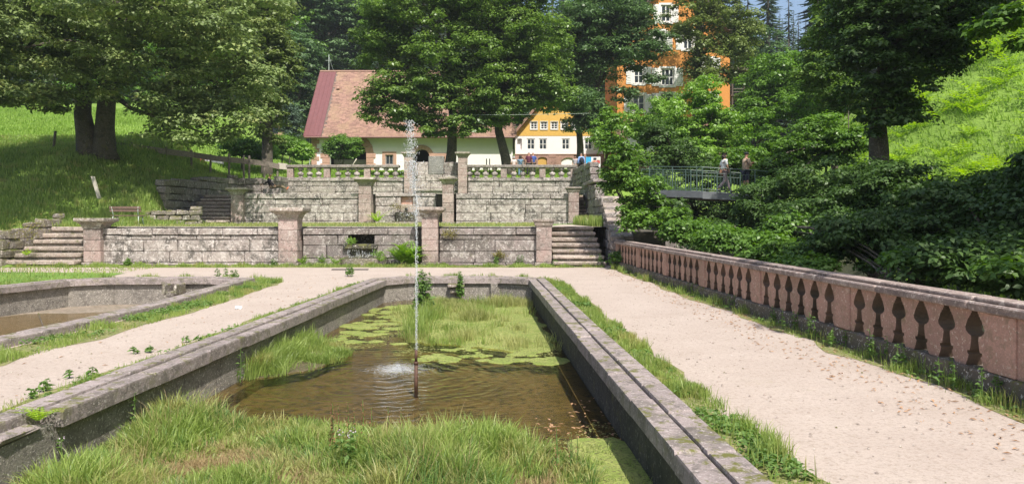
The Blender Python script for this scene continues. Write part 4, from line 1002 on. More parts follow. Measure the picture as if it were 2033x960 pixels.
# right hillside: grass and bracken
x, y = scatter([(12, 14), (20, 8), (50, 20), (60, 75), (26, 75), (16, 40)], 60000, lambda a, b: 1 if a > X0(b) + 2 else 0)
zz = np.array([h(a, b) for a, b in zip(x, y)])
blades('hillside_grass', np.column_stack([x, y, zz]), rng.uniform(.2, .7, len(x)), .06, 'grass_far', .8, label='long bright grass on the steep right hillside', cat='grass', wind=(-.3, 0))
def frond_mesh(origins, length, mat, name, parent=None, nf=8, nl=9, wid=.16, **tg):
    """bracken / fern rosettes: every frond an arc of leaflet pairs"""
    Vs = []; 
    for o_, L in zip(origins, length):
        o_ = np.array(o_)
        for k in range(nf):
            a = 2 * math.pi * (k + random.random() * .8) / nf; d = np.array([math.cos(a), math.sin(a), 0]); s = np.array([-d[1], d[0], 0]); ll = L * random.uniform(.7, 1.1)
            rise = random.uniform(.7, 1.15)
            def pt(t): return o_ + d * ll * t * (.45 + .4 * t) + np.array([0, 0, 1]) * ll * (rise * t - .5 * t * t)
            for j in range(1, nl + 1):
                t = j / (nl + .5); p = pt(t); w_ = ll * wid * (1 - t) ** .6 * 1.6 * min(1, t * 4); q = pt(min(1, t + .07)) - p
                for sg in (-1, 1):
                    tip = p + s * sg * w_ + q * .9 + np.array([0, 0, -w_ * .15])
                    Vs += [p, p + s * sg * w_ * .4 + q * .9, tip, p + s * sg * w_ * .4 - q * .25]
    V = np.array(Vs); return tag(npmesh(name, V, [(4, np.arange(len(V)).reshape(-1, 4))], M[mat], parent), **tg)
x, y = scatter([(14, 18), (20, 12), (40, 22), (46, 60), (26, 60), (16, 36)], 420, lambda a, b: (1 if a > X0(b) + 3 and b > 24 else 0) * max(.05, min(1, .5 + nz(a, b, .25, 4) * 2.5)))
frond_mesh([(a, b, h(a, b)) for a, b in zip(x, y)], rng.uniform(1.0, 1.9, len(x)), 'fern_bright', 'bracken', None, 7, 8, .17, label='sunlit bracken covering the right hillside', cat='bracken', kind='stuff')
# litter on the right path, floating leaves
p = along([(4.4, 4), (3.6, 26)], 3800, 2.6, .6, lambda x, y: .15 + .85 * max(0, min(1, (x - 2.6) / 2 + nz(x, y, .8) * .8)))
p2 = along([(-6, 4), (-5.6, 24)], 160, 1.0, 1.0)
p = np.concatenate([p, p2]); C = np.column_stack([p, np.full(len(p), .012)]); V, f = quads(C, unit(len(C)) * .25 + np.array([0, 0, 1]), rng.uniform(.02, .085, len(C)), .34, .08)
tag(npmesh('leaf_litter', V, [(4, f)], M['deadleaf']), 'dry brown leaves scattered over the gravel path', 'leaves', kind='stuff')
x, y = scatter([(.6, 6), (1.5, 6), (1.25, 10.5), (.2, 9)], 170); C = np.column_stack([x, y, np.full(len(x), -.54)]); V, f = quads(C, unit(len(C)) * .12 + np.array([0, 0, 1]), rng.uniform(.03, .11, len(C)), .35, .05)
tag(npmesh('floating_leaves', V, [(4, f)], M['deadleaf']), 'brown leaves and twigs floating along the right wall of the pond', 'leaves', kind='stuff')
# small pebbles on the paths
s = MB(); random.seed(4)
pb = np.concatenate([along([(3.2, 4), (2.5, 25)], 900, 2.0, .9), along([(-6, 4), (-5.4, 25)], 500, 1.2, 1.2)])
C = np.column_stack([pb, np.full(len(pb), .004)])
V = np.concatenate([(C[:, None, :] + np.array([[-1, -1, 0], [1, -1, 0], [1, 1, 0], [-1, 1, 0], [0, 0, 1.1]])[None] * rng.uniform(.004, .014, len(C))[:, None, None])]).reshape(-1, 3)
i = np.arange(len(C))[:, None] * 5
tag(npmesh('path_pebbles', V, [(3, np.concatenate([i + np.array([[a, b, 4]]) for a, b in ((0, 1), (1, 2), (2, 3), (3, 0))]))], M['step']), 'small pebbles lying on the gravel', 'pebbles', kind='stuff')
random.seed(11)

# ---- ferns and single weeds
def fern(label, x, y, z, L, mat='fern', nf=9, grp=None): 
    t = thing('fern', label, 'fern', (x, y, z), grp); frond_mesh([(x, y, z)], [L], mat, 'fronds', t, nf, 10, .15); return t
fern('small fern left of the lower cascade opening', PX(640, 28.9), 28.85, .1, .45)
fern('fern hanging beside the wet front basin of the lower cascade', PX(668, 28.7), 28.6, .05, .55)
fern('little fern right of the lower cascade basin', PX(757, 28.7), 28.7, .15, .45)
tf = thing('fern', 'big bushy fern left of the tall right cascade pillar', 'fern', (PX(805, 28.7), 28.7, 0))
frond_mesh([(PX(805, 28.7) + random.uniform(-.35, .35), 28.75 + random.uniform(-.25, .15), z_) for z_ in (.02, .1, .2, .3, .42, .55, .1, .3)], [1.0, .95, .9, .85, .8, .7, .9, .8], 'fern', 'fronds', tf, 11, 11, .15)
fern('climbing fern in the dark gap beside the right cascade pillar', PX(832, 28.8), 28.9, .1, .8, 'fern', 8)
fern('fern at the foot of the tall left cascade pillar', PX(600, 28.7), 28.7, .05, .6)
fern('bright yellow green fern left of the upper cascade', PX(749, 40.4), 40.4, T1 + .1, .95, 'fern_bright', 14)
fern('yellow green fern growing on the broken rim stone at the lower left', -4.3, 6.85, .03, .3, 'fern_bright', 8)
fern('fern below the boulder wall at the far left', -19.6, 27.4, 0, .9)
fern('fern on the bottom steps at the far left', -18.2, 28.3, .4, .5, 'fern_bright')
def weed(label, x, y, z, H_, nl=14, leaf=.09, mat='weed', flower=False, lean=(0, 0), name='weed', stems=1, grp=None):
    t = thing(name, label, 'weed', (x, y, z), grp)
    for si in range(stems):
        ox, oy = random.uniform(-.08, .08) * (stems > 1) * 2, random.uniform(-.08, .08) * (stems > 1) * 2
        top = Vector((x + ox + lean[0] * H_, y + oy + lean[1] * H_, z + H_ * random.uniform(.75, 1))); b = Vector((x + ox, y + oy, z))
        MB().tube([b, b.lerp(top, .5) + Vector((.01, 0, .01)), top], [.007, .005, .003], 5).build('stem', M['weed'], t)
        T_ = rng.uniform(.15, 1, nl)
        C = np.array([tuple(b.lerp(top, q)) for q in T_]); d = unit(nl); d[:, 2] = np.abs(d[:, 2]) * .4; lf = leaf * (1.25 - T_ * .8)
        C = C + d * lf[:, None] * .55
        V, f = quads(C, unit(nl) * .5 + np.array([0, 0, 1]), lf, .42); npmesh('leaves', V, [(4, f)], M[mat], t)
        if flower:
            k = 10; C = np.array([tuple(top)] * k) + unit(k) * .03; V, f = quads(C, unit(k), np.full(k, .016), .8); npmesh('flower_head', V, [(4, f)], M['flower'], t)
    return t
weed('tall leafy weed standing in the reeds right of the water jet', -2.15, 18.6, -.55, 1.25, 40, .2, stems=9)
weed('ragged weed growing before the far spout of the pond', -1.6, 21.3, -.5, .95, 40, .16, stems=5)
weed('single weed on the left pond wall above the water', -3.92, 10.9, -.5, .55, 12, .1)
weed('weed with small leaves against the near left pond wall', -4.1, 8.2, -.5, .55, 14, .09)
weed('pale thistle at the lower left corner of the pond', -4.18, 7.0, -.6, .5, 16, .11, flower=True)
weed('grey green thistle with lilac flowers in the marsh grass', -1.5, 7.15, -.55, .45, 22, .12, flower=True, stems=3)
weed('brown seeding dock in the middle of the marsh grass', -1.68, 7.55, -.55, .62, 90, .04, 'dock', stems=6)
weed('second brown dock stalk nearer the water', -1.3, 7.8, -.55, .58, 70, .038, 'dock', stems=3)
weed('thin dry stalks in the algae near the right wall', .55, 7.2, -.55, .45, 24, .03, 'dock', stems=5)
weed('leafy weed clump at the head of the left path before the cascade', PX(694, 23.6), 23.6, 0, .42, 24, .12, stems=5)
weed('round leaved weed at the foot of the lowest wall', PX(253, 28.6), 28.6, 0, .38, 26, .17, stems=3)
for i, (px, py, Hh) in enumerate(((1660, 672, .42), (1590, 640, .3), (1755, 715, .4), (1800, 735, .35), (1890, 768, .32), (1990, 800, .35), (1700, 690, .3), (1500, 612, .35), (1420, 585, .3), (1640, 655, .35))):
    g = G(px, py); g.x = min(g.x, BX(g.y) - .26)
    lab = ['tall slim leafy weed at the foot of the balustrade', 'short weed by the fifth balustrade post', 'feathery weed before the near balusters', 'tufted weed beneath the near rail', 'broad leaved plantain below the nearest balusters', 'rosette weed in the lower right corner by the plinth', 'small weed between two grass tufts at the plinth', 'weed far along the balustrade near the middle', 'small farthest weed at the balustrade foot', 'bushy weed halfway along the balustrade'][i]
    weed(lab, g.x, g.y, 0, Hh, 18, .085, stems=3)
for i, (px, py) in enumerate(((110, 772), (172, 748), (95, 790), (290, 700), (390, 678))):
    g = G(px, py); g.x -= .03
    weed(['dandelion rosette on the left path edge', 'weed rosette beside the left pond rim', 'leafy tuft nearest the lower left corner', 'small grass weed midway along the left pond rim', 'tiny weed farther along the left pond rim'][i], g.x, g.y, 0, .12, 16, .1, stems=2)

# ================================================================ TREES
EL = lambda *a: a
# left sycamore
D = 42.0; b = ground(190, D)
t = thing('sycamore_tree', 'big double-trunked sycamore on the left bank with pale sunlit leaves', 'tree', b)
def tubepx(pts, rad, name='trunk', par=None, seg=12): return MB().tube([P(*p) for p in pts], rad, seg).build(name, M['bark'], par, True)
tubepx([(176, 318, D), (176, 300, D), (170, 262, D), (164, 225, D), (168, 180, D), (150, 120, D + .5), (120, 50, D + 1)], [.75, .62, .5, .44, .36, .28, .18], 'trunk', t)
tubepx([(208, 318, D), (207, 300, D), (208, 250, D), (212, 200, D), (220, 140, D), (226, 60, D), (226, -60, D)], [.8, .62, .5, .46, .44, .38, .28], 'trunk', t)
for pts, r_ in (([(226, 70, D), (260, 40, D - 1), (300, 18, D - 2), (360, -10, D - 2)], [.26, .2, .16, .1]), ([(224, 90, D), (280, 62, D), (350, 55, D - 2), (420, 70, D - 3)], [.2, .16, .11, .05]), ([(215, 180, D), (260, 215, D - 1), (320, 235, D - 3), (400, 262, D - 4)], [.17, .12, .08, .04]),
                ([(220, 130, D), (180, 90, D - 2), (120, 80, D - 3), (50, 95, D - 4)], [.2, .14, .1, .04]), ([(165, 200, D), (120, 180, D - 2), (60, 185, D - 3)], [.15, .1, .05]), ([(225, 60, D), (300, -20, D + 2), (420, -60, D + 2)], [.2, .14, .06]), ([(222, 110, D), (330, 130, D + 1), (450, 170, D)], [.17, .12, .05]), ([(226, 20, D), (160, -40, D), (90, -80, D)], [.18, .12, .05])):
    tubepx(pts, r_, 'limb', t, 7)
crown(t, [(60, 120, 130, 80, 41, 4), (220, 120, 140, 90, 40, 4.5), (390, 120, 140, 100, 40, 4.5), (480, 180, 80, 90, 40, 3), (350, 215, 130, 60, 39, 3.5), (430, 245, 95, 45, 38.5, 2.5), (335, 282, 95, 22, 38, 2.2), (180, 40, 200, 80, 41, 5), (390, 10, 180, 90, 41, 5), (60, 30, 130, 90, 42, 5), (150, 185, 80, 40, 38.5, 2.5), (90, 195, 50, 30, 38, 2), (200, -150, 260, 130, 42, 6), (230, 20, 200, 60, 35.5, 3), (420, 60, 110, 60, 36, 2.6), (420, -100, 130, 100, 42, 4)], 640, 1.05, 150, .235, 'leaf_syc', flat=.62, power=.6)  # two forward lobes of the crown added to cast shade on the bank
tree('ash_tree', 'olive green tree with dark ivy column right of the big sycamore', ground(530, 54), [P(532, 200, 54), P(525, 100, 54), P(530, 0, 54)], .4,
     [(520, 80, 60, 110, 54, 3.5), (535, 220, 38, 70, 54, 2), (560, 130, 30, 60, 54, 2), (500, -40, 80, 90, 54, 4)], 330, .8, 80, .26, 'leaf_olive', 6)
t = thing('overhanging_tree', 'dusky tree reaching in from the left edge of the picture', 'tree', ground(-150, 36)); b = ground(-150, 36)
MB().tube([b, Vector(b) + Vector((.3, 0, 5)), Vector(b) + Vector((1, 0, 9))], [.4, .3, .2], 10).build('trunk', M['bark'], t, True)
crown(t, [(-40, 150, 120, 70, 36, 3.5), (-90, 20, 150, 120, 36, 4), (-20, 195, 70, 30, 35, 2)], 230, .7, 80, .24, 'leaf_syc', flat=.62)
# centre trees
tree('maple_tree', 'broad maple with straight dark trunk behind the grey tablet', ground(893, 57), [P(897, 300, 57), P(899, 230, 57), P(897, 140, 57), P(890, 40, 57), P(890, -80, 57)], .43,
     [(780, 95, 82, 60, 56, 3.5), (765, 180, 52, 42, 55, 2), (830, 190, 85, 55, 55, 3), (900, 140, 120, 90, 55, 4.5), (880, 20, 165, 80, 56, 6), (850, 255, 62, 26, 55, 1.8), (940, 245, 62, 34, 55, 2), (742, 222, 26, 28, 55, 1), (800, 225, 50, 40, 55, 2), (960, 200, 60, 50, 55, 2.5), (880, -60, 150, 60, 56, 5), (760, 40, 60, 50, 56, 3)], 900, .85, 120, .235, 'leaf_map', 12, flat=.72, power=.6)
tree('maple_tree', 'leaning maple right of the broad one in front of the yellow house', ground(1008, 58.5), [P(1003, 310, 58.5), P(990, 260, 58.5), P(985, 200, 58.5), P(1010, 100, 58.5), P(1020, -40, 58.5)], .42,
     [(1040, 90, 105, 90, 58, 4.5), (1080, 160, 66, 60, 57, 3), (990, 60, 90, 80, 57.5, 4), (975, 170, 55, 50, 57, 2.5), (1020, 205, 62, 30, 57, 2.5), (1100, 195, 45, 28, 57, 2), (1030, -45, 110, 55, 57.5, 4), (985, 238, 46, 22, 57, 1.5), (1060, 205, 60, 22, 57, 1.5)], 700, .85, 120, .235, 'leaf_map', 10, flat=.72, power=.6)
tree('lime_tree', 'blue green lime tree with slim trunk before the orange villa', ground(1152, 67), [P(1152, 290, 67), P(1148, 230, 67), P(1200, 150, 67), P(1210, 60, 67), P(1210, -40, 67)], .34,
     [(1200, 100, 105, 60, 66, 4), (1140, 60, 70, 50, 66, 4), (1250, 110, 50, 34, 65, 3), (1150, 205, 50, 30, 65, 2.5), (1300, 90, 45, 30, 65, 2), (1220, 30, 90, 60, 66, 4), (1130, 150, 60, 40, 66, 3), (1190, -60, 120, 80, 68, 5), (1330, 205, 26, 20, 65, 1.4), (1150, 245, 36, 26, 65, 1.5), (1190, 235, 30, 34, 65, 1.6), (1140, 205, 50, 34, 62, 2), (1270, 50, 34, 30, 66, 2), (1240, 190, 30, 18, 65, 1.2), (1300, 160, 22, 14, 65, 1)], 720, .9, 105, .26, 'leaf_map2', 10, flat=.72, power=.6)
tree('ivy_clad_tree', 'dark ivy-clad tree in front of the orange villa gable', ground(1385, 68), [P(1384, 200, 68), P(1385, 120, 68), P(1388, 50, 68), P(1390, -60, 68)], .5,
     [(1400, 30, 75, 50, 68, 4), (1440, 100, 55, 45, 67, 3), (1384, 130, 22, 60, 67, 1.2), (1470, 60, 45, 50, 68, 3), (1420, -60, 100, 70, 69, 5), (1425, 150, 45, 25, 67, 2), (1365, 60, 30, 36, 67, 2)], 340, .9, 105, .25, 'leaf_olive', 7, flat=.7)
# trees and bushes around the bridge
tree('willow_bush', 'tall light green bushy willow behind the bridge', ground(1375, 44), [P(1385, 300, 44), P(1395, 230, 44), P(1400, 190, 44)], .12,
     [(1375, 250, 78, 70, 44, 2.4), (1415, 230, 22, 34, 44, 1.2), (1260, 260, 40, 50, 46, 1.5), (1195, 265, 26, 40, 50, 1), (1400, 185, 34, 36, 44, 1.2), (1350, 300, 80, 50, 43, 2), (1440, 280, 60, 60, 44, 2), (1310, 225, 24, 34, 44, .8)], 470, .5, 90, .17, 'leaf_bright', 8, cat='bush', flat=.7, up=.4)
tree('dark_bush', 'dense dark bush under the willow left of the bridge', ground(1340, 39), [P(1340, 330, 39)], .1,
     [(1345, 310, 46, 34, 39, 1.4), (1300, 270, 30, 30, 39, 1)], 110, .5, 90, .16, 'leaf_dark', 4, cat='bush', flat=.7)
tree('young_ash', 'fresh green ash trees right of the villa', ground(1500, 62), [P(1520, 240, 62), P(1540, 150, 62)], .25,
     [(1540, 170, 70, 60, 62, 4), (1500, 240, 60, 45, 60, 3), (1590, 145, 55, 36, 64, 4), (1610, 200, 70, 50, 58, 4)], 420, .9, 70, .28, 'leaf_mid', 8, flat=.7)
tree('hazel_bush', 'sunlit hazel bush behind the visitors on the bridge', ground(1640, 34), [P(1640, 300, 34)], .12,
     [(1640, 265, 62, 38, 34, 1.6), (1600, 300, 60, 40, 34, 1.5), (1690, 290, 45, 40, 33, 1.5), (1540, 300, 60, 50, 36, 2), (1470, 330, 60, 40, 35, 1.6), (1545, 350, 60, 40, 33, 1.5)], 330, .5, 90, .16, 'leaf_mid', 8, cat='bush', flat=.6)
MB().tube([P(1686, 300, 33), P(1684, 210, 33)], [.04, .01], 6).build('fir_leader', M['bark'], None, True, 'thin young fir leader sticking up above the hazel bush', 'sapling')
tree('beech_tree', 'huge dark beech on the right hillside with shaded crown', (PX(1745, 25.5), 25.5, h(PX(1745, 25.5), 25.5)), [P(1745, 300, 25.5), P(1742, 240, 25.5), P(1748, 180, 25.5), P(1760, 90, 25.5), P(1780, -40, 25.5)], .36,
     [(1780, 70, 110, 70, 25.5, 2.6), (1715, 110, 62, 60, 25, 1.8), (1850, 75, 95, 60, 25, 2.2), (1760, 180, 75, 40, 24.5, 1.6), (1900, 20, 110, 45, 25, 2.4), (1805, 225, 32, 34, 24.5, .9), (1690, 30, 50, 60, 26, 2), (1790, -80, 170, 90, 26, 3), (1870, 125, 55, 28, 24.5, 1.4), (1750, 250, 38, 25, 24.5, .9)], 760, .5, 85, .17, 'leaf_dark', 12, flat=.65, power=.6)
tree('beech_tree', 'brighter green young beech left of the dark hillside beech', ground(1650, 38), [P(1660, 220, 38), P(1650, 120, 38), P(1640, 20, 38)], .2,
     [(1650, 60, 45, 60, 38, 2), (1630, 150, 50, 50, 38, 2), (1670, 200, 45, 35, 37, 1.6), (1640, -20, 50, 50, 39, 2)], 260, .6, 85, .2, 'leaf_map', 7, flat=.7)
tree('maple_sapling', 'maple saplings growing over the side wall at the end of the balustrade', (5.0, 29.6, .8), [P(1225, 380, 28.5), P(1215, 300, 28.5), P(1212, 240, 28.5)], .05,
     [(1215, 285, 26, 62, 28, .7), (1240, 340, 40, 60, 27.5, .9), (1205, 350, 16, 40, 28, .5), (1280, 390, 50, 50, 27, 1.1), (1250, 440, 40, 34, 26.8, .9), (1320, 440, 50, 35, 26, 1), (1214, 230, 10, 20, 28, .3)], 215, .34, 60, .14, 'leaf_mid', 9, cat='sapling', flat=.7)
tree('maple_sapling', 'low leafy shoots hanging beside the first balusters', (4.0, 27.7, 0), [P(1225, 500, 27.3)], .03,
     [(1228, 515, 14, 16, 27.2, .3), (1262, 500, 12, 8, 26.5, .15)], 26, .22, 40, .14, 'leaf_mid', 3, cat='sapling', flat=.7)
for i, (lab, base, ells, n_, mt) in enumerate((
    ('leafy maple thicket just behind the far part of the balustrade', (7.2, 23, -2), [(1370, 462, 55, 22, 23, .9), (1450, 480, 70, 24, 21, 1), (1540, 500, 60, 30, 19, 1), (1600, 535, 60, 20, 16.5, .7)], 180, 'leaf_mid'),
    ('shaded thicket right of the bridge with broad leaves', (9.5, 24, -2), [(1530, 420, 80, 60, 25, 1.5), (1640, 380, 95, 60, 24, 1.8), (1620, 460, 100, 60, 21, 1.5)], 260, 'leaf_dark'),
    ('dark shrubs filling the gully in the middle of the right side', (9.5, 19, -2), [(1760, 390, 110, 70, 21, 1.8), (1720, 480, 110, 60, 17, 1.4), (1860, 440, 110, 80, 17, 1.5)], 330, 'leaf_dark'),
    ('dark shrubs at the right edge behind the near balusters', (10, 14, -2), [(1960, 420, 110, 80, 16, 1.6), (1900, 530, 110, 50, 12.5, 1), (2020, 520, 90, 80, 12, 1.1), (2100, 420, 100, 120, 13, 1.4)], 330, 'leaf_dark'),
    ('light sprigs catching the sun above the nearest rail', (7.5, 12, -2), [(1990, 540, 28, 12, 10.5, .3), (1790, 520, 30, 12, 13, .3), (1560, 450, 24, 18, 20, .4)], 22, 'leaf_mid'))):
    tree('shrub_thicket', lab, base, [Vector(base) + Vector((.2, .1, 1.6))], .06, ells, int(n_ * 1.15), .42, 110, .12, mt, 6, cat='shrub', flat=.65)
tree('shrub_thicket', 'bushy undergrowth along the stream bank beneath the bridge', (8, 28, -2.2), [(8.2, 28, -1)], .05, [(1330, 430, 40, 30, 27, 1), (1400, 470, 60, 26, 25, 1)], 80, .4, 80, .15, 'leaf_dark', 4, cat='shrub', flat=.65)
# trees on the hillside right of the frame, whose shade falls on gully and slope
for lab, x_, y_, hgt, ells_m in (('tall hillside tree just outside the right edge', 18.5, 15, 22, [(18, 15, 17, 5.5, 5, 6), (16, 16.5, 13, 4, 4, 3.5)]), ('nearer tall tree on the slope to the right', 13.5, 5.5, 17, [(12.5, 5.5, 12.5, 4.8, 5.5, 4.5), (10.5, 8.5, 10.5, 3, 3, 2.5)]), ('third hillside tree far right', 27, 21, 22, [(27, 21, 20, 6, 5, 6)])):
    z_ = h(x_, y_); t = thing('hillside_tree', lab, 'tree', (x_, y_, z_))
    MB().tube([(x_, y_, z_ - .3), (x_, y_, z_ + hgt * .4), (x_ - .3, y_, z_ + hgt * .8)], [.4, .3, .12], 9).build('trunk', M['bark'], t, True)
    C = np.concatenate([np.array([a, b, c]) + unit(150) * (rng.random((150, 1)) ** .5) * np.array([d, e, f_]) for a, b, c, d, e, f_ in ells_m])
    Pp, N_ = clumps(C, .9 * np.ones(len(C)), 46, .5); V, f = quads(Pp, N_, .34 * rng.uniform(.6, 1.3, len(Pp))); npmesh('crown', V, [(4, f)], M['leaf_dark'], t)
tree('hanging_branch', 'leafy branch ends hanging in at the top right corner', (14.2, 19, 9), [(14.0, 19, 9.5)], .03, [(2000, 40, 40, 16, 18, .6), (2025, 95, 16, 12, 18, .4), (1960, 60, 24, 10, 18, .4)], 34, .35, 40, .17, 'leaf_mid', 3, cat='branch')
# left-back meadow trees, barn surroundings
tree('round_tree', 'small round tree in front of the barn door', ground(678, 72), [P(682, 318, 72), P(680, 300, 72)], .09, [(678, 292, 28, 24, 72, 1.5), (660, 300, 16, 18, 72, .9), (702, 296, 16, 20, 72, .9)], 150, .5, 70, .2, 'leaf_mid', 5, flat=1)
MB().tube([P(697, 333, 71.5), P(708, 315, 71.5)], .05, 6).build('prop_stake', M['woodlight'], None, True, 'leaning stake beside the small round tree', 'stake')
for i, (px, py, rx, ry, D, mt, lab) in enumerate(((560, 288, 34, 16, 66, 'leaf_mid', 'rounded green bush left of the barn corner'), (520, 300, 30, 14, 62, 'leaf_bright', 'light green undergrowth behind the fence'), (600, 300, 16, 14, 66, 'leaf_bright', 'bright weeds against the barn corner'), (575, 235, 26, 34, 74, 'needle', 'dark fir left of the barn roof'), (480, 292, 40, 14, 60, 'leaf_mid', 'low hedge behind the fence below the sycamore'))):
    tree('meadow_bush', lab, ground(px, D), [P(px, py, D)], .06, [(px, py, rx, ry, D, 1.6), (px, py + ry * .7, rx, ry * .7, D, 1.4)], 130, .55, 60, .2, mt, 3, cat='bush', flat=.9)
# tall pines and wood edge behind the barn
def farcrown(name, label, px, D, ells, n_, mat, trunkpx, r=1.1, leaf=.42, per=60, rr=.3, grp=None):
    return tree(name, label, ground(px, D), [P(*q, D) for q in trunkpx], rr, ells, n_, r, per, leaf, mat, 5, flat=.45, group=grp)
farcrown('pine_tree', 'tall pine with bare dark trunk behind the left barn gable', 618, 96, [(600, 70, 46, 26, 96, 3), (640, 40, 40, 26, 96, 3), (600, 120, 40, 18, 96, 3), (625, 0, 60, 40, 96, 4), (650, 110, 30, 22, 96, 3)], 150, 'pine', [(620, 200), (619, 100), (620, 0)])
farcrown('pine_tree', 'second tall pine right of the bare trunked one', 645, 99, [(670, 50, 44, 40, 99, 4), (690, 110, 44, 36, 99, 4), (660, 170, 50, 34, 99, 4), (700, 30, 36, 40, 99, 4)], 170, 'pine', [(643, 170), (642, 90), (645, 0)])
farcrown('larch_tree', 'shorter spreading pine by the barn gable with flat top', 612, 88, [(610, 100, 34, 16, 88, 2.5), (600, 140, 34, 26, 88, 2.5)], 70, 'pine', [(620, 190), (618, 120)])
farcrown('oak_tree', 'dark broadleaf tree between sycamore and barn', 585, 84, [(580, 170, 44, 50, 84, 4), (590, 110, 34, 40, 84, 4), (600, 215, 22, 30, 84, 2)], 170, 'leaf_map2', [(585, 240), (582, 160)])
for i in range(11):
    px = [-80, 40, 150, 270, 380, 460, 560, 720, 1130, 1180, 1480][i]; D = random.uniform(92, 104); py = [90, 130, 100, 120, 90, 60, 40, 40, 130, 60, 110][i]
    farcrown('forest_edge_tree', ['leftmost wood-edge tree above the meadow', 'wood-edge tree above the far left meadow', 'wood-edge tree seen left of the sycamore trunk', 'wood-edge tree behind the sycamore crown', 'wood-edge tree behind the right of the sycamore', 'high wood-edge tree behind the olive ash', 'wood-edge tree left of the pines', 'wood-edge tree between pines and maple', 'wood-edge tree behind the yellow house', 'wood-edge tree behind the lime tree', 'wood-edge tree right of the villa'][i], px, D,
             [(px, py, 75, 75, D, 5), (px + 30, py + 60, 60, 50, D, 4)], 150, random.choice(['leaf_map2', 'leaf_mid', 'leaf_map2']), [(px, py + 40)])
# conifers
def conifer_mesh(H_, Rr, seed, drop=.35):
    rs = random.Random(seed); Vs = []; Fs = []
    def tri(a, b, c): k = len(Vs); Vs.extend([a, b, c]); Fs.append([k, k + 1, k + 2])
    z = H_ * .08
    while z < H_ * .98:
        t = z / H_; R0 = Rr * (1 - t) ** .85 + .15; nb = int(7 + 4 * (1 - t))
        for k in range(nb):
            a = rs.uniform(0, 6.283); L = R0 * rs.uniform(.65, 1.15); d = Vector((math.cos(a), math.sin(a), 0)); s = Vector((-d.y, d.x, 0)); o_ = Vector((0, 0, z + rs.uniform(-.3, .3)))
            dr = drop * L * rs.uniform(.5, 1.3); w_ = L * .16
            m_ = o_ + d * L * .55 - Vector((0, 0, dr * .6)); e = o_ + d * L - Vector((0, 0, dr * .75))
            tri(o_, m_ + s * w_, e); tri(o_, e, m_ - s * w_)
            for q in (.35, .55, .75, .9):
                p = o_.lerp(e, q); ww = L * .26 * (1.1 - q)
                tri(p, p + s * ww + d * ww * .6 - Vector((0, 0, ww * .7)), p + d * ww * .7); tri(p, p + d * ww * .7, p - s * ww + d * ww * .6 - Vector((0, 0, ww * .7)))
        z += H_ * .028 * (1.2 - t * .5)
    k = len(Vs); me = bpy.data.meshes.new('crown'); me.from_pydata(Vs, [], Fs); me.materials.append(M['needle'])
    tm = bpy.data.meshes.new('trunk'); s = MB().tube([(0, 0, -1), (0, 0, H_ * .5), (0, 0, H_ * .97)], [H_ * .014, H_ * .009, .03], 6); tm.from_pydata(s.v, [], s.f); tm.materials.append(M['bark'])
    return me, tm
random.seed(5)
cms = [conifer_mesh(24, 4.4, 1), conifer_mesh(28, 4.2, 2), conifer_mesh(20, 4.0, 3), conifer_mesh(30, 5.2, 4)]
n = 0; tries = 0
spots = [(1500, 118, 0), (1525, 112, 1), (1548, 150, 3), (1585, 165, 3), (1466, 120, 2), (1640, 120, 3), (760, 150, 3), (728, 135, 1), (708, 130, 2), (655, 128, 1), (1560, 135, 2), (1615, 190, 1)]
cand = [(PX(px, D), D, k) for px, D, k in spots]
while len(cand) < 270:
    y = 104 + 135 * random.random() ** 1.2; x = random.uniform(-.76, .74) * y
    cand.append((x, y, random.randrange(4)))
for i, (x, y, k) in enumerate(cand):
    z = h(x, y)
    t = thing('spruce_tree', 'dark spruce in the wood on the hill behind the buildings', 'spruce', (x, y, z - .2), 'spruces on the wooded hill')
    t.rotation_euler.z = random.uniform(0, 6.28); sc_ = random.uniform(.75, 1.15); t.scale = (sc_,) * 3
    for nm, me in zip(('crown', 'trunk'), cms[k]):
        o = bpy.data.objects.new(nm, me); COL.objects.link(o); o.parent = t

# ================================================================ BUILDINGS
random.seed(17)
def holed_wall(parent, name, outer, holes, y, thick, mat):
    """wall in the XZ plane facing -Y with openings; loops are lists of (x,z)"""
    loops = [[Vector((a, b, 0)) for a, b in outer]] + [[Vector((a, b, 0)) for a, b in hh] for hh in holes]
    tri = geometry.tessellate_polygon(loops); flat = [v for l in loops for v in l]; n = len(flat)
    vs = [(v.x, y, v.y) for v in flat] + [(v.x, y + thick, v.y) for v in flat]; fs = []
    for t in tri:
        a, b, c = [Vector(vs[i]) for i in t]; t = list(t) if (b - a).cross(c - a).y < 0 else list(t)[::-1]
        fs += [t, [i + n for i in t[::-1]]]
    k = 0
    for l in loops:
        m_ = len(l); fs += [[k + i, k + (i + 1) % m_, k + (i + 1) % m_ + n, k + i + n] for i in range(m_)]; k += m_
    return MB().add(vs, fs).build(name, mat, parent)
def rect(a, b, c, d): return [(a, c), (b, c), (b, d), (a, d)]
def archloop(a, b, z0, zs, top, n=10):
    cx, r = (a + b) / 2, (b - a) / 2
    return [(a, z0), (b, z0), (b, zs)] + [(cx + r * math.cos(t), zs + (top - zs) * math.sin(t)) for t in np.linspace(0, math.pi, n + 2)[1:-1]] + [(a, zs)]
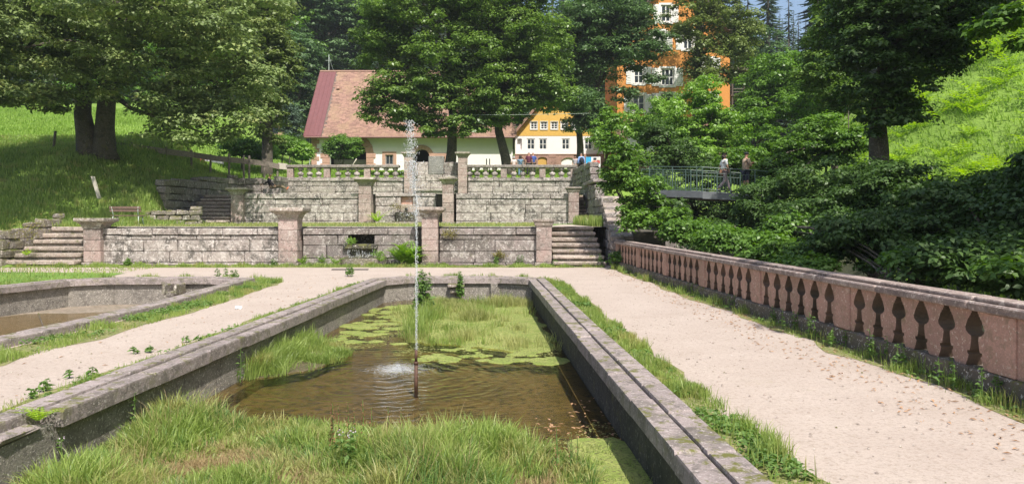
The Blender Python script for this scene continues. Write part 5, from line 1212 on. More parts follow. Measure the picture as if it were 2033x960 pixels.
def window(parent, x0, x1, z0, z1, y, frame=.12, cols=2, rows=2, fm='cream', surround=None, sw=.2, shutters=None, pane='glass', depth=.12):
    """y = wall face; frame and panes sit in the opening"""
    w = MB(); yb = y + depth
    w.box(x0, x1, yb - .06, yb + .04, z0, z0 + frame).box(x0, x1, yb - .06, yb + .04, z1 - frame, z1).box(x0, x0 + frame, yb - .06, yb + .04, z0 + frame, z1 - frame).box(x1 - frame, x1, yb - .06, yb + .04, z0 + frame, z1 - frame)
    for i in range(1, cols):
        c = x0 + (x1 - x0) * i / cols; w.box(c - frame * .4, c + frame * .4, yb - .05, yb + .03, z0 + frame, z1 - frame)
    o = w.build('window', M[fm], parent)
    for j in range(1, rows):
        c = z0 + (z1 - z0) * j / rows; MB().box(x0 + frame, x1 - frame, yb - .045, yb + .02, c - frame * .25, c + frame * .25).build('glazing_bar', M[fm], o)
    for i in range(cols):
        a = x0 + frame + (x1 - x0 - 2 * frame) * i / cols; b = x0 + frame + (x1 - x0 - 2 * frame) * (i + 1) / cols
        MB().box(a, b, yb + .0, yb + .015, z0 + frame, z1 - frame).build('pane', M[pane], o)
    if surround:
        s = MB(); f = sw
        s.box(x0 - f, x0 - .002, y - .05, y + .1, z0 - f, z1 + f).box(x1 + .002, x1 + f, y - .05, y + .1, z0 - f, z1 + f).box(x0, x1, y - .05, y + .1, z1 + .002, z1 + f).box(x0, x1, y - .07, y + .1, z0 - f, z0 - .002)
        s.build('surround', M[surround], o)
    if shutters:
        ww = (x1 - x0) * .55
        for sg in (-1, 1):
            a, b = (x0 - .2 - ww, x0 - .2) if sg < 0 else (x1 + .2, x1 + .2 + ww)
            s = MB(); s.box(a, b, y - .06, y - .01, z0 - .05, z1 + .05)
            for q in np.linspace(z0 + .1, z1 - .15, 9): s.box(a + .07, b - .07, y - .085, y - .061, q, q + .06)
            s.build('shutter', M[shutters], o)
    return o
# ---- barn
DB = 75.0
X = lambda p: PX(p, DB); Z = lambda p: PZ(p, DB)
gz = h(-10, DB) - .3
barn = thing('barn', 'long white barn with steep red tiled roof behind the maples', 'barn', (X(810), DB + 5, gz))
zt = Z(269)
arch1 = archloop(X(655), X(727), gz, Z(304), Z(276)); arch2 = archloop(X(822), X(853), gz, Z(311), Z(296))
win1 = rect(X(765), X(781), Z(327), Z(307)); win2 = rect(X(866), X(883), Z(327), Z(311))
holed_wall(barn, 'front_wall', rect(X(619), X(1018), gz, zt), [arch1, arch2, win1, win2], DB, .45, M['plaster'])
MB().box(X(619) + .002, X(619) + .4, DB + .46, DB + 11, gz, zt).box(X(1018) - .4, X(1018), DB + .46, DB + 11, gz, zt).box(X(619) + .41, X(1018) - .41, DB + 10.6, DB + 11, gz, zt).build('side_wall', M['plaster'], barn)
MB().box(X(619) + .5, X(1018) - .5, DB + 2.5, DB + 2.7, gz, zt - .1).build('interior_dark_sheet', M['dark'], barn)  # near-black sheet stands in for the unlit barn interior
# pink stone arches, quoins and door leaves
def archring(a, b, zs, top, w_, z0, name, parent, seg=9):
    cx, r = (a + b) / 2, (b - a) / 2
    ts = np.linspace(0, math.pi, seg + 1)
    for t0, t1 in zip(ts, ts[1:]):
        q = []
        for t in (t0 + .01, t1 - .01):
            q += [(cx + r * math.cos(t), zs + (top - zs) * math.sin(t)), (cx + (r + w_) * math.cos(t), zs + (top - zs + w_) * math.sin(t))]
        poly = [q[0], q[1], q[3], q[2]]
        MB().prism(poly, DB - .07, DB + .3, lambda u, v, hh: (u, hh, v)).build(name, M['pinkstone'], parent)
    for sx, xx in ((-1, a), (1, b)):
        n_ = 4
        for k_ in range(n_):
            zz0, zz1 = z0 + (zs - z0) * k_ / n_, z0 + (zs - z0) * (k_ + 1) / n_; ww = w_ * (1.25 if k_ % 2 else 1)
            lo, hi = (xx - ww, xx - .003) if sx < 0 else (xx + .003, xx + ww)
            MB().block(lo, hi, DB - .07, DB + .3, zz0 + .01, zz1 - .01, .02).build(name, M['pinkstone'], parent)
archring(X(655), X(727), Z(304), Z(276), .75, gz, 'arch_stone', barn)
archring(X(822), X(853), Z(311), Z(296), .42, gz, 'arch_stone', barn)
d = MB().box(X(657), X(726), DB + 1.2, DB + 1.3, gz, Z(315)).build('door_leaf', M['doorwood'], barn)
window(barn, X(765), X(781), Z(327), Z(307), DB, .1, 2, 1, 'doorwood', 'pinkstone', .3)
window(barn, X(866), X(883), Z(327), Z(311), DB, .08, 2, 1, 'doorwood', 'pinkstone', .35)
for k_ in range(9):
    zz = gz + k_ * (zt - gz) / 9; ww = .75 if k_ % 2 else .5
    MB().block(X(619) - .04, X(619) + ww, DB - .05, DB + .3, zz + .01, zz + (zt - gz) / 9 - .01, .02).build('quoin', M['pinkstone'], barn)
# roof: rows of tiles on the front slope, sheet metal verge at the left
ridge_y = DB + 5.6; RZ = CH + (HY - 143) / F * ridge_y; ey = DB - .85; ez = CH + (HY - 271.5) / F * ey
xl0, xr0 = PX(603, ey), PX(1022, ey)
MB().hexa([(xl0, ey, ez - .12), (xr0, ey, ez - .12), (xr0, ridge_y, RZ - .14), (xl0, ridge_y, RZ - .14)], [(xl0, ey, ez), (xr0, ey, ez), (xr0, ridge_y, RZ), (xl0, ridge_y, RZ)]).build('roof_deck', M['darkroof'], barn)
MB().hexa([(xl0, ridge_y, RZ - .14), (xr0, ridge_y, RZ - .14), (xr0, DB + 12.4, ez - .12), (xl0, DB + 12.4, ez - .12)], [(xl0, ridge_y, RZ), (xr0, ridge_y, RZ), (xr0, DB + 12.4, ez), (xl0, DB + 12.4, ez)]).build('rear_roof', M['darkroof'], barn)
xm = xl0 + 1.75
sl = Vector((0, ridge_y - ey, RZ - ez)); nrm = Vector((0, -sl.z, sl.y)).normalized()
rows = 52; V = []
for r_ in range(rows):
    a = Vector((0, ey, ez)) + sl * (r_ / rows) - sl.normalized() * .05; b = Vector((0, ey, ez)) + sl * ((r_ + 1) / rows) + sl.normalized() * .05
    x = xm + random.uniform(-.0, .3); 
    while x < xr0 - .1:
        w_ = .36; l_ = random.uniform(.05, .085)
        p = [a + nrm * l_, b + nrm * .02]
        V += [(x, p[0].y, p[0].z - .045), (x + w_ - .02, p[0].y, p[0].z - .045), (x + w_ - .02, p[0].y, p[0].z), (x, p[0].y, p[0].z), (x, p[1].y, p[1].z), (x + w_ - .02, p[1].y, p[1].z)]; x += w_
V = np.array(V); i = np.arange(len(V) // 6)[:, None] * 6
tag(npmesh('roof_tiles', V, [(4, np.concatenate([i + np.array([[0, 1, 2, 3]]), i + np.array([[3, 2, 5, 4]])]))], M['tile'], barn), kind='stuff')
for k_ in range(4):
    xa = xl0 - .03 + k_ * 1.75 / 4; a, b = Vector((0, ey - .06, ez)) + nrm * .03, Vector((0, ridge_y, RZ)) + nrm * .03
    MB().hexa([(xa, a.y, a.z), (xa + .425, a.y, a.z), (xa + .425, b.y, b.z), (xa, b.y, b.z)], [(xa, a.y, a.z + .06), (xa + .425, a.y, a.z + .06), (xa + .425, b.y, b.z + .06), (xa, b.y, b.z + .06)]).build('verge_sheet', M['metalroof'], barn)
    MB().hexa([(xa, a.y, a.z + .061), (xa + .04, a.y, a.z + .061), (xa + .04, b.y, b.z + .061), (xa, b.y, b.z + .061)], [(xa, a.y, a.z + .11), (xa + .04, a.y, a.z + .11), (xa + .04, b.y, b.z + .11), (xa, b.y, b.z + .11)]).build('seam', M['metalroof'], barn)
MB().tube([(xl0, ridge_y, RZ + .05), (xr0, ridge_y, RZ + .05)], .13, 8).build('ridge_tiles', M['tile'], barn)
MB().tube([(xl0 + .1, ey - .12, ez - .06), (xr0, ey - .12, ez - .06)], .09, 8).build('gutter', M['gutter'], barn)
MB().tube([(X(616), DB - .2, gz), (X(616), DB - .2, Z(276))], .05, 6).build('downpipe', M['iron'], barn)
p = Vector((0, ey, ez)) + sl * .71; xq = PX(672, p.y)
MB().block(xq - .16, xq + .16, p.y - .25, p.y + .2, p.z + .05, p.z + .3, .03).build('roof_vent', M['pinkstone'], barn)
an = thing('roof_antenna', 'thin white television antenna on the barn ridge', 'antenna', (PX(653, ridge_y), ridge_y, RZ))
xa = PX(653, ridge_y)
MB().tube([(xa, ridge_y, RZ), (xa, ridge_y, RZ + 1.85)], .045, 6).build('mast', M['iron'], an)
MB().tube([(xa - .35, ridge_y, RZ + 1.2), (xa + .35, ridge_y, RZ + 1.25)], .02, 5).build('boom', M['iron'], an)
s = MB(); [s.tube([(xa + q, ridge_y - .3, RZ + 1.23), (xa + q, ridge_y + .3, RZ + 1.23)], .015, 4) for q in (-.3, -.1, .1, .3)]; s.tube([(xa - .02, ridge_y, RZ + 1.7), (xa + .5, ridge_y, RZ + .1)], .012, 4); s.build('rods', M['iron'], an)

# ---- yellow and white house
DY = 85.0; X = lambda p: PX(p, DY); Z = lambda p: PZ(p, DY); gy = h(5, DY) - .5
hs = thing('house', 'ochre and white gabled house with a red stone base', 'house', (X(1110), DY + 5, gy))
w1 = [rect(X(a), X(b), Z(297), Z(275)) for a, b in ((1046, 1062), (1070, 1086), (1115, 1131), (1160, 1176), (1027, 1036))]
holed_wall(hs, 'white_storey', rect(X(1023), X(1200), Z(306), Z(270)), w1, DY, .4, M['plaster'])
for l in w1[:4]: window(hs, l[0][0], l[1][0], l[0][1], l[2][1], DY, .11, 2, 2, 'cream', None, pane='glass')
for l in w1[:4]: MB().box(l[0][0] + .15, l[1][0] - .15, DY + .16, DY + .18, l[0][1] + .15, (l[0][1] + l[2][1]) / 2 + .05).build('net_curtain', M['curtain'], hs)
w2 = [rect(X(a), X(a + 14), Z(257), Z(241.5)) for a in (1053, 1073, 1093.5, 1113.5, 1133.5)]
holed_wall(hs, 'ochre_gable', [(X(1022), Z(269.9)), (X(1200), Z(269.9)), (X(1200), Z(262)), (X(1112), Z(165)), (X(1026), Z(262))], w2, DY - .02, .4, M['yellow'])
for l in w2: window(hs, l[0][0], l[1][0], l[0][1], l[2][1], DY - .02, .10, 2, 3, 'cream', 'cream', .05)
zb0, zb1 = gy, Z(306.1)
d1 = archloop(X(1068), X(1086), gy, Z(316), Z(311.5)); d2 = archloop(X(1114), X(1143), gy, Z(322), Z(312.5)); d3 = archloop(X(1026), X(1042), gy, Z(320), Z(312))
holed_wall(hs, 'stone_base', rect(X(1022), X(1200), zb0, zb1), [d1, d2, d3], DY - .06, .5, M['redstone'])
for (a, b, mt) in ((1068, 1086, 'yellowdoor'), (1026, 1042, 'doorwood'), (1114, 1143, 'plaster')): MB().box(X(a), X(b), DY + .1, DY + .2, gy, Z(311.5)).build('arched_door', M[mt], hs)
for r_ in range(8):
    zz = Z(306.3) - .04 - (r_ + 1) * .31
    for a, b in zip(cuts(X(1022), X(1200), .6, 1.3)[:-1], cuts(X(1022), X(1200), .6, 1.3)[1:]): pass
    cs = cuts(X(1022), X(1200), .7, 1.4)
    for a, b in zip(cs, cs[1:]):
        if any(b > X(p) - .1 and a < X(q) + .1 and zz < Z(311) for p, q in ((1068, 1086), (1114, 1143), (1026, 1042))): continue
        MB().block(a + .015, b - .015, DY - .1, DY - .05, zz + .015, zz + .29, .01).build('stone', M['redstone'], hs)
MB().box(X(1022), X(1200), DY - .12, DY + .1, Z(307), Z(305.6)).build('ledge', M['pinkstone'], hs)
for sg, p0, p1 in ((1, (1018, 272), (1112, 160)), (-1, (1206, 272), (1112, 160))):
    a0, a1 = Vector((X(p0[0]), 0, Z(p0[1]))), Vector((X(p1[0]), 0, Z(p1[1]))); nn = Vector((-(a1 - a0).z, 0, (a1 - a0).x)).normalized() * (.25 if sg > 0 else -.25)
    s = MB(); q = [a0, a1, a1 + nn, a0 + nn]
    s.add([(v.x, DY - .7, v.z) for v in q] + [(v.x, DY + 10, v.z) for v in q], [[0, 1, 2, 3], [7, 6, 5, 4], [0, 4, 5, 1], [1, 5, 6, 2], [2, 6, 7, 3], [3, 7, 4, 0]]).build('roof', M['tile'], hs)
MB().box(X(1023) , X(1200), DY + .41, DY + 10, gy, Z(272)).build('rear_walls', M['plaster'], hs)
# ---- orange villa
DV = 78.0; X = lambda p: PX(p, DV); Z = lambda p: PZ(p, DV); gv = h(18, DV) - 1.5
vl = thing('villa', 'tall orange villa with white shuttered windows and a white balcony behind the trees', 'villa', (X(1340), DV + 5, gv))
wins = [(1262, 1284, 300, 256, 2), (1325, 1347, 300, 256, 2), (1390, 1412, 300, 256, 2), (1258, 1278, 166, 134, 2), (1312, 1338, 170, 136, 3), (1398, 1416, 152, 116, 2), (1256, 1280, 222, 188, 2), (1312, 1338, 222, 186, 3), (1392, 1412, 222, 186, 2), (1356, 1375, 98, 62, 2), (1312, 1332, 44, 10, 2), (1300, 1320, 98, 62, 2)]
up = [w_ for w_ in wins if w_[2] < 230]; lo = [w_ for w_ in wins if w_[2] > 230]
holed_wall(vl, 'orange_wall', [(X(1225), Z(238)), (X(1449), Z(238)), (X(1449), Z(95)), (X(1428), Z(60)), (X(1345), Z(-60)), (X(1262), Z(40)), (X(1225), Z(95))], [rect(X(a), X(b), Z(c), Z(d_)) for a, b, c, d_, n_ in up], DV, .4, M['orange'])
holed_wall(vl, 'stone_storey', rect(X(1223), X(1451), gv, Z(238.1)), [rect(X(a), X(b), Z(c), Z(d_)) for a, b, c, d_, n_ in lo], DV - .1, .6, M['redstone'])
for a, b, c, d_, n_ in wins: window(vl, X(a), X(b), Z(c), Z(d_), DV if c < 230 else DV - .1, .13, n_, 2, 'cream', 'cream', .2, 'cream')
MB().box(X(1225), X(1449), DV - .25, DV - .102, Z(241), Z(237)).build('string_course', M['pinkstone'], vl)
bz0, bz1 = Z(239), Z(223)
bal = MB().box(X(1274), X(1345), DV - 1.4, DV - .26, bz0 - .25, bz0).build('balcony', M['cream'], vl)
MB().box(X(1274), X(1345), DV - 1.42, DV - 1.3, bz1 - .1, bz1).build('balcony_rail', M['cream'], bal)
for q in np.linspace(X(1275), X(1344), 26): MB().box(q - .04, q + .04, DV - 1.4, DV - 1.33, bz0 + .002, bz1 - .102).build('baluster', M['cream'], bal)
for sg, p0, p1 in ((1, (1250, 58), (1347, -68)), (-1, (1446, 70), (1343, -68))):
    a0, a1 = Vector((X(p0[0]), 0, Z(p0[1]))), Vector((X(p1[0]), 0, Z(p1[1]))); nn = Vector((-(a1 - a0).z, 0, (a1 - a0).x)).normalized() * (.3 if sg > 0 else -.3)
    s = MB(); q = [a0, a1, a1 + nn, a0 + nn]
    s.add([(v.x, DV - 1.0, v.z) for v in q] + [(v.x, DV + 10, v.z) for v in q], [[0, 1, 2, 3], [7, 6, 5, 4], [0, 4, 5, 1], [1, 5, 6, 2], [2, 6, 7, 3], [3, 7, 4, 0]]).build('roof', M['darkroof'], vl)
MB().box(X(1225), X(1449), DV + .62, DV + 10, gv, Z(100)).build('rear_walls', M['orange'], vl)
ve = thing('veranda', 'dark timber veranda with slatted rails at the right side of the villa', 'veranda', (X(1465), DV + 2, gv))
for px in (1456, 1480): MB().box(X(px) - .08, X(px) + .08, DV + .3, DV + .46, gv, Z(128)).build('post', M['balcwood'], ve)
for py in (230, 190, 150): MB().box(X(1452), X(1484), DV + .2, DV + 3.5, Z(py), Z(py) + .15).build('floor_beam', M['balcwood'], ve)
for py in (222, 216, 182, 176, 145, 139): MB().box(X(1458), X(1479), DV + .32, DV + .38, Z(py), Z(py) + .07).build('rail', M['woodgrey'], ve)
MB().hexa([(X(1448), DV - .5, Z(138)), (X(1496), DV - .5, Z(143)), (X(1496), DV + 4, Z(143)), (X(1448), DV + 4, Z(138))], [(X(1448), DV - .5, Z(134)), (X(1496), DV - .5, Z(140)), (X(1496), DV + 4, Z(140)), (X(1448), DV + 4, Z(134))]).build('roof', M['darkroof'], ve)
# cottage glimpsed behind the ash tree
D_ = 80; X = lambda p: PX(p, D_); Z = lambda p: PZ(p, D_)
ct = thing('cottage', 'small grey cottage half hidden left of the barn', 'cottage', (X(545), D_ + 2, h(X(545), D_)))
holed_wall(ct, 'wall', rect(X(520), X(563), h(X(545), D_) - .5, Z(246)), [rect(X(540), X(552), Z(266), Z(253))], D_, .3, M['pinkstone'])
MB().box(X(540), X(552), D_ + .12, D_ + .16, Z(266), Z(253)).build('window_pane', M['glass'], ct)
MB().hexa([(X(514), D_ - .6, Z(247)), (X(566), D_ - .6, Z(247)), (X(566), D_ + 3, Z(222)), (X(514), D_ + 3, Z(222))], [(X(514), D_ - .6, Z(245)), (X(566), D_ - .6, Z(245)), (X(566), D_ + 3, Z(220)), (X(514), D_ + 3, Z(220))]).build('roof', M['darkroof'], ct)

# ================================================================ BRIDGE
br = thing('footbridge', 'grey concrete footbridge over the stream with green iron railings', 'footbridge', (8.5, 32, 2.6))
pA, pB, pC, pD = P(1290, 376, 33.5), P(1395, 380, 31.6), P(1500, 386, 31.6), P(1560, 392, 32.4)
line = [pA, pB, pC, pD]
for a, b in zip(line, line[1:]):
    o_ = Vector((0, 2.2, 0)); lo_ = Vector((0, 0, .30))
    MB().hexa([a - lo_, b - lo_ * .9, b + o_ - lo_ * .9, a + o_ - lo_], [a, b, b + o_, a + o_]).build('deck', M['concrete'], br)
MB().hexa([P(1385, 398, 31.9), P(1500, 400, 31.9), P(1500, 400, 33.6), P(1385, 398, 33.6)], [P(1385, 389, 31.9), P(1500, 392, 31.9), P(1500, 392, 33.6), P(1385, 389, 33.6)]).build('girder', M['darkroof'], br)
MB().box(PX(1300, 34), PX(1372, 33), 33, 36, -2.3, 2.45).build('abutment', M['wall_dark'], br)
for yo in (.06, 2.1):
    s = MB(); hr = 1.02
    for a, b in zip(line, line[1:]):
        a, b = a + Vector((0, yo, 0)), b + Vector((0, yo, 0)); L = (b - a).length; n_ = int(L / .13)
        MB().tube([a + Vector((0, 0, hr)), b + Vector((0, 0, hr))], .022, 6).build('handrail', M['railgreen'], br)
        MB().tube([a + Vector((0, 0, hr * .78)), b + Vector((0, 0, hr * .78))], .014, 6).build('middle_rail', M['railgreen'], br)
        MB().tube([a + Vector((0, 0, .1)), b + Vector((0, 0, .1))], .014, 6).build('bottom_rail', M['railgreen'], br)
        for k_ in range(n_ + 1):
            p = a.lerp(b, k_ / n_)
            if k_ % 9 == 0: MB().tube([p, p + Vector((0, 0, hr))], .028, 6).build('rail_post', M['railgreen'], br)
            else: MB().tube([p + Vector((0, 0, .1)), p + Vector((0, 0, hr * .78))], .009, 4, False).build('railing_bar', M['railgreen'], br)
# stream below
sheet('stream', [(5.8, -5), (10.2, -5), (10.5, 30), (9, 40), (6.2, 40)], [], -2.0, M['water'])
for i in range(12):
    px, py = random.uniform(1400, 1470), random.uniform(448, 475); D_ = 29 + random.random() * 2
    p = P(px, py, D_); MB().blob(p, (random.uniform(.15, .4), .3, random.uniform(.1, .2)), i, .5, 6).build('stream_boulder', M['rubble'], None, True, 'mossy boulder in the little stream cascade beneath the bridge', 'boulder', 'boulders in the stream cascade')

# ================================================================ FENCE, BENCH, POSTS, ODDMENTS
fe = thing('timber_fence', 'weathered grey plank fence at the edge of the meadow above the retaining wall', 'fence', (-18, 50, 5))
fp = [(222, 281, 45), (262, 286, 46), (300, 291, 47), (345, 297, 48), (385, 302, 49), (430, 309, 50), (480, 314, 51), (525, 319, 52), (554, 325.5, 52.6)]
for (a, b) in zip(fp, fp[1:]):
    p, q = P(*a), P(*b); dz = .36
    MB().hexa([p + Vector((0, 0, -dz)), q + Vector((0, 0, -dz)), q + Vector((0, .07, -dz)), p + Vector((0, .07, -dz))], [p, q, q + Vector((0, .07, 0)), p + Vector((0, .07, 0))]).build('plank', M['woodgrey'], fe)
p, q = P(553, 323, 52.7), P(570, 325, 52.7)
MB().hexa([p + Vector((0, -.03, -.42)), q + Vector((0, -.03, -.42)), q + Vector((0, .05, -.42)), p + Vector((0, .05, -.42))], [p + Vector((0, -.03, 0)), q + Vector((0, -.03, 0)), q + Vector((0, .05, 0)), p + Vector((0, .05, 0))]).build('plank', M['woodlight'], fe, label='short pale plank at the right end')
for px, y0, y1, D_ in ((262, 283, 322, 46), (330, 292, 328, 47.6), (380, 298, 332, 49), (418, 306, 335, 49.8), (455, 305, 340, 50.4), (484, 308, 342, 51), (495, 309, 342, 51.2), (525, 318, 344, 52), (551, 324, 345, 52.6)):
    MB().tube([P(px, y1, D_ + .1) + Vector((0, 0, -.4)), P(px, y0, D_ + .1)], .07, 7).build('post', M['woodgrey'], fe)
MB().tube([P(105, 308, 44), P(110, 260, 44)], .075, 7).build('meadow_post', M['woodgrey'], None, True, 'lone leaning dark fence post in the bright meadow at the left', 'post')
p, q = P(196, 394, 35.5), P(183, 350, 35.5)
MB().hexa([p + Vector((-.07, 0, 0)), p + Vector((.07, 0, 0)), p + Vector((.07, .1, 0)), p + Vector((-.07, .1, 0))], [q + Vector((-.07, 0, 0)), q + Vector((.07, 0, 0)), q + Vector((.07, .1, 0)), q + Vector((-.07, .1, 0))]).build('leaning_post', M['woodlight'], None, False, 'pale bleached wooden post leaning left on the grassy bank', 'post')
# bench
bx, by = PX(258, 33.2), 33.2
be = thing('park_bench', 'weathered bench with brown planks and curved pale iron legs on the lower terrace', 'bench', (bx, by, T1))
for i in range(3): MB().block(bx - .68, bx + .68, by - .1 - i * .13, by - .0 - i * .13, T1 + .43, T1 + .47, .008, .004).build('seat_plank', M['woodbrown'], be)
for i in range(2): MB().block(bx - .68, bx + .68, by - .42 - i * .03, by - .38 - i * .03, T1 + .62 + i * .12, T1 + .73 + i * .12, .008, .004).build('back_plank', M['woodbrown'], be)
for sx in (-.55, .55):
    MB().tube([(bx + sx * 1.05, by - .44, T1 + .84), (bx + sx, by - .40, T1 + .6), (bx + sx * .98, by - .34, T1 + .44), (bx + sx, by - .2, T1 + .40), (bx + sx, by + .05, T1 + .42)], .022, 6).build('frame', M['iron'], be, True)
    MB().tube([(bx + sx, by - .36, T1 + .42), (bx + sx * 1.06, by - .42, T1 + .2), (bx + sx * 1.12, by - .47, T1)], .022, 6).build('leg', M['iron'], be, True)
    MB().tube([(bx + sx, by + .02, T1 + .42), (bx + sx * 1.03, by + .0, T1 + .2), (bx + sx * 1.1, by + .06, T1)], .022, 6).build('leg', M['iron'], be, True)
# red and white sheets on the meadow
def halfbarrel(name, label, cat, a, b, D_, mat, hgt):
    s = MB(); A, B = P(*a, D_), P(*b, D_); n_ = 9; vs = []
    for i in range(n_):
        t_ = math.pi * i / (n_ - 1); off = Vector((0, .7 * (1 - math.cos(t_)) , hgt * math.sin(t_)))
        vs += [A + off, B + off * .96]
    fs = [[2 * i, 2 * i + 1, 2 * i + 3, 2 * i + 2] for i in range(n_ - 1)] + [[2 * i for i in range(n_)], [2 * i + 1 for i in range(n_)][::-1]]
    s.add(vs, fs).build(name, M[mat], None, True, label, cat)
halfbarrel('red_tarpaulin', 'red rounded cover lying in the meadow behind the fence', 'cover', (364, 316), (392, 321), 52, 'redpaint', .48)
halfbarrel('white_tarpaulin', 'white rounded cover lying in the meadow right of the red one', 'cover', (406, 319), (430, 323), 53, 'whitepaint', .38)
# cable across the trees, bollards, banner, litter
pts = [P(800 + 370 * t, 225 + 3 * math.sin(math.pi * t), 54) for t in np.linspace(0, 1, 9)]
MB().tube(pts, .012, 4).build('overhead_cable', M['iron'], None, False, 'thin cable strung across in front of the maple trunks', 'cable')
for px, lab in ((966, 'thin dark garden pole left of the other on the upper lawn'), (972, 'thin dark garden pole right of the other on the upper lawn')): MB().tube([P(px, 345, 60) , P(px, 315, 60)], .045, 6).build('garden_pole', M['dark'], None, False, lab, 'pole')
bn = thing('information_banner', 'blue and white information banner beside the backpack visitor', 'banner', (PX(1178, 56.5), 56.5, h(6, 56.5)))
bz, bt_ = PZ(331, 56.5), PZ(311.5, 56.5)
def bp(a, b, c, d_, m_, nm, y_=56.5): MB().box(PX(a, 56.5), PX(b, 56.5), y_, y_ + .03, PZ(d_, 56.5), PZ(c, 56.5)).build(nm, M[m_], bn)
M['cyan'] = plain('banner_blue', (.03, .33, .62), .6, .1)
bp(1163, 1173.9, 311.5, 331, 'cyan', 'blue_panel'); bp(1174, 1192, 311.5, 331, 'whitepaint', 'white_panel'); bp(1178, 1184, 313, 317, 'navy', 'print_patch', 56.46); bp(1185, 1191, 312.5, 318, 'palepink', 'print_patch', 56.46); bp(1176, 1183, 319, 321, 'orangecloth', 'print_patch', 56.46); bp(1184, 1191, 319, 324, 'redpaint', 'print_patch', 56.46)
for px in (1164, 1191): MB().tube([P(px, 352, 56.55), P(px, 311, 56.55)], .03, 6).build('pole', M['iron'], bn)
g = G(472, 613); s = MB()
for i in range(5): s.blob(g + Vector((random.uniform(-.06, .06), random.uniform(-.05, .05), .03)), (.05, .03, .03), i, .8, 5)
s.build('paper_scrap', M['whitepaint'], None, False, 'crumpled white paper scrap on the left path', 'litter')
MB().tube([P(92, 655, 13.5) + Vector((0, 0, -.08)), P(76, 632, 13.6) + Vector((0, 0, .1))], .012, 5).build('bare_twig', M['bark'], None, True, 'bare reddish twig sticking up at the rim of the side pool', 'twig')

# ================================================================ PEOPLE
def skin(name, pts, edges, rad, mat, parent, root=0, sub=1, Mx=None):
    c = Mx @ Vector(pts[root]); me = bpy.data.meshes.new(name)
    me.from_pydata([tuple(Mx @ Vector(p) - c) for p in pts], edges, []); me.update()
    o = link(name, me, M[mat], parent, c); md = o.modifiers.new('skin', 'SKIN')
    if not me.skin_vertices:
        try: me.attributes
        except Exception: pass
    for i, r in enumerate(rad):
        d = me.skin_vertices[0].data[i]; d.radius = (r, r) if not hasattr(r, '__len__') else r; d.use_root = (i == root)
    md.use_smooth_shade = True
    if sub: ms = o.modifiers.new('subdivision', 'SUBSURF'); ms.levels = sub; ms.render_levels = sub
    return o
STAND = dict(pelvis=(0, 0, .93), waist=(0, .0, 1.07), chest=(0, -.01, 1.25), neck0=(0, -.01, 1.42), neck=(0, .01, 1.49), head=(0, .03, 1.58), crown=(0, .02, 1.66),
             shL=(-.17, -.01, 1.38), elL=(-.22, -.03, 1.12), wrL=(-.23, .06, .90), shR=(.17, -.01, 1.38), elR=(.22, -.03, 1.12), wrR=(.23, .06, .90),
             hipL=(-.09, 0, .88), knL=(-.10, .02, .48), anL=(-.10, -.03, .08), hipR=(.09, 0, .88), knR=(.10, .02, .48), anR=(.10, -.03, .08))
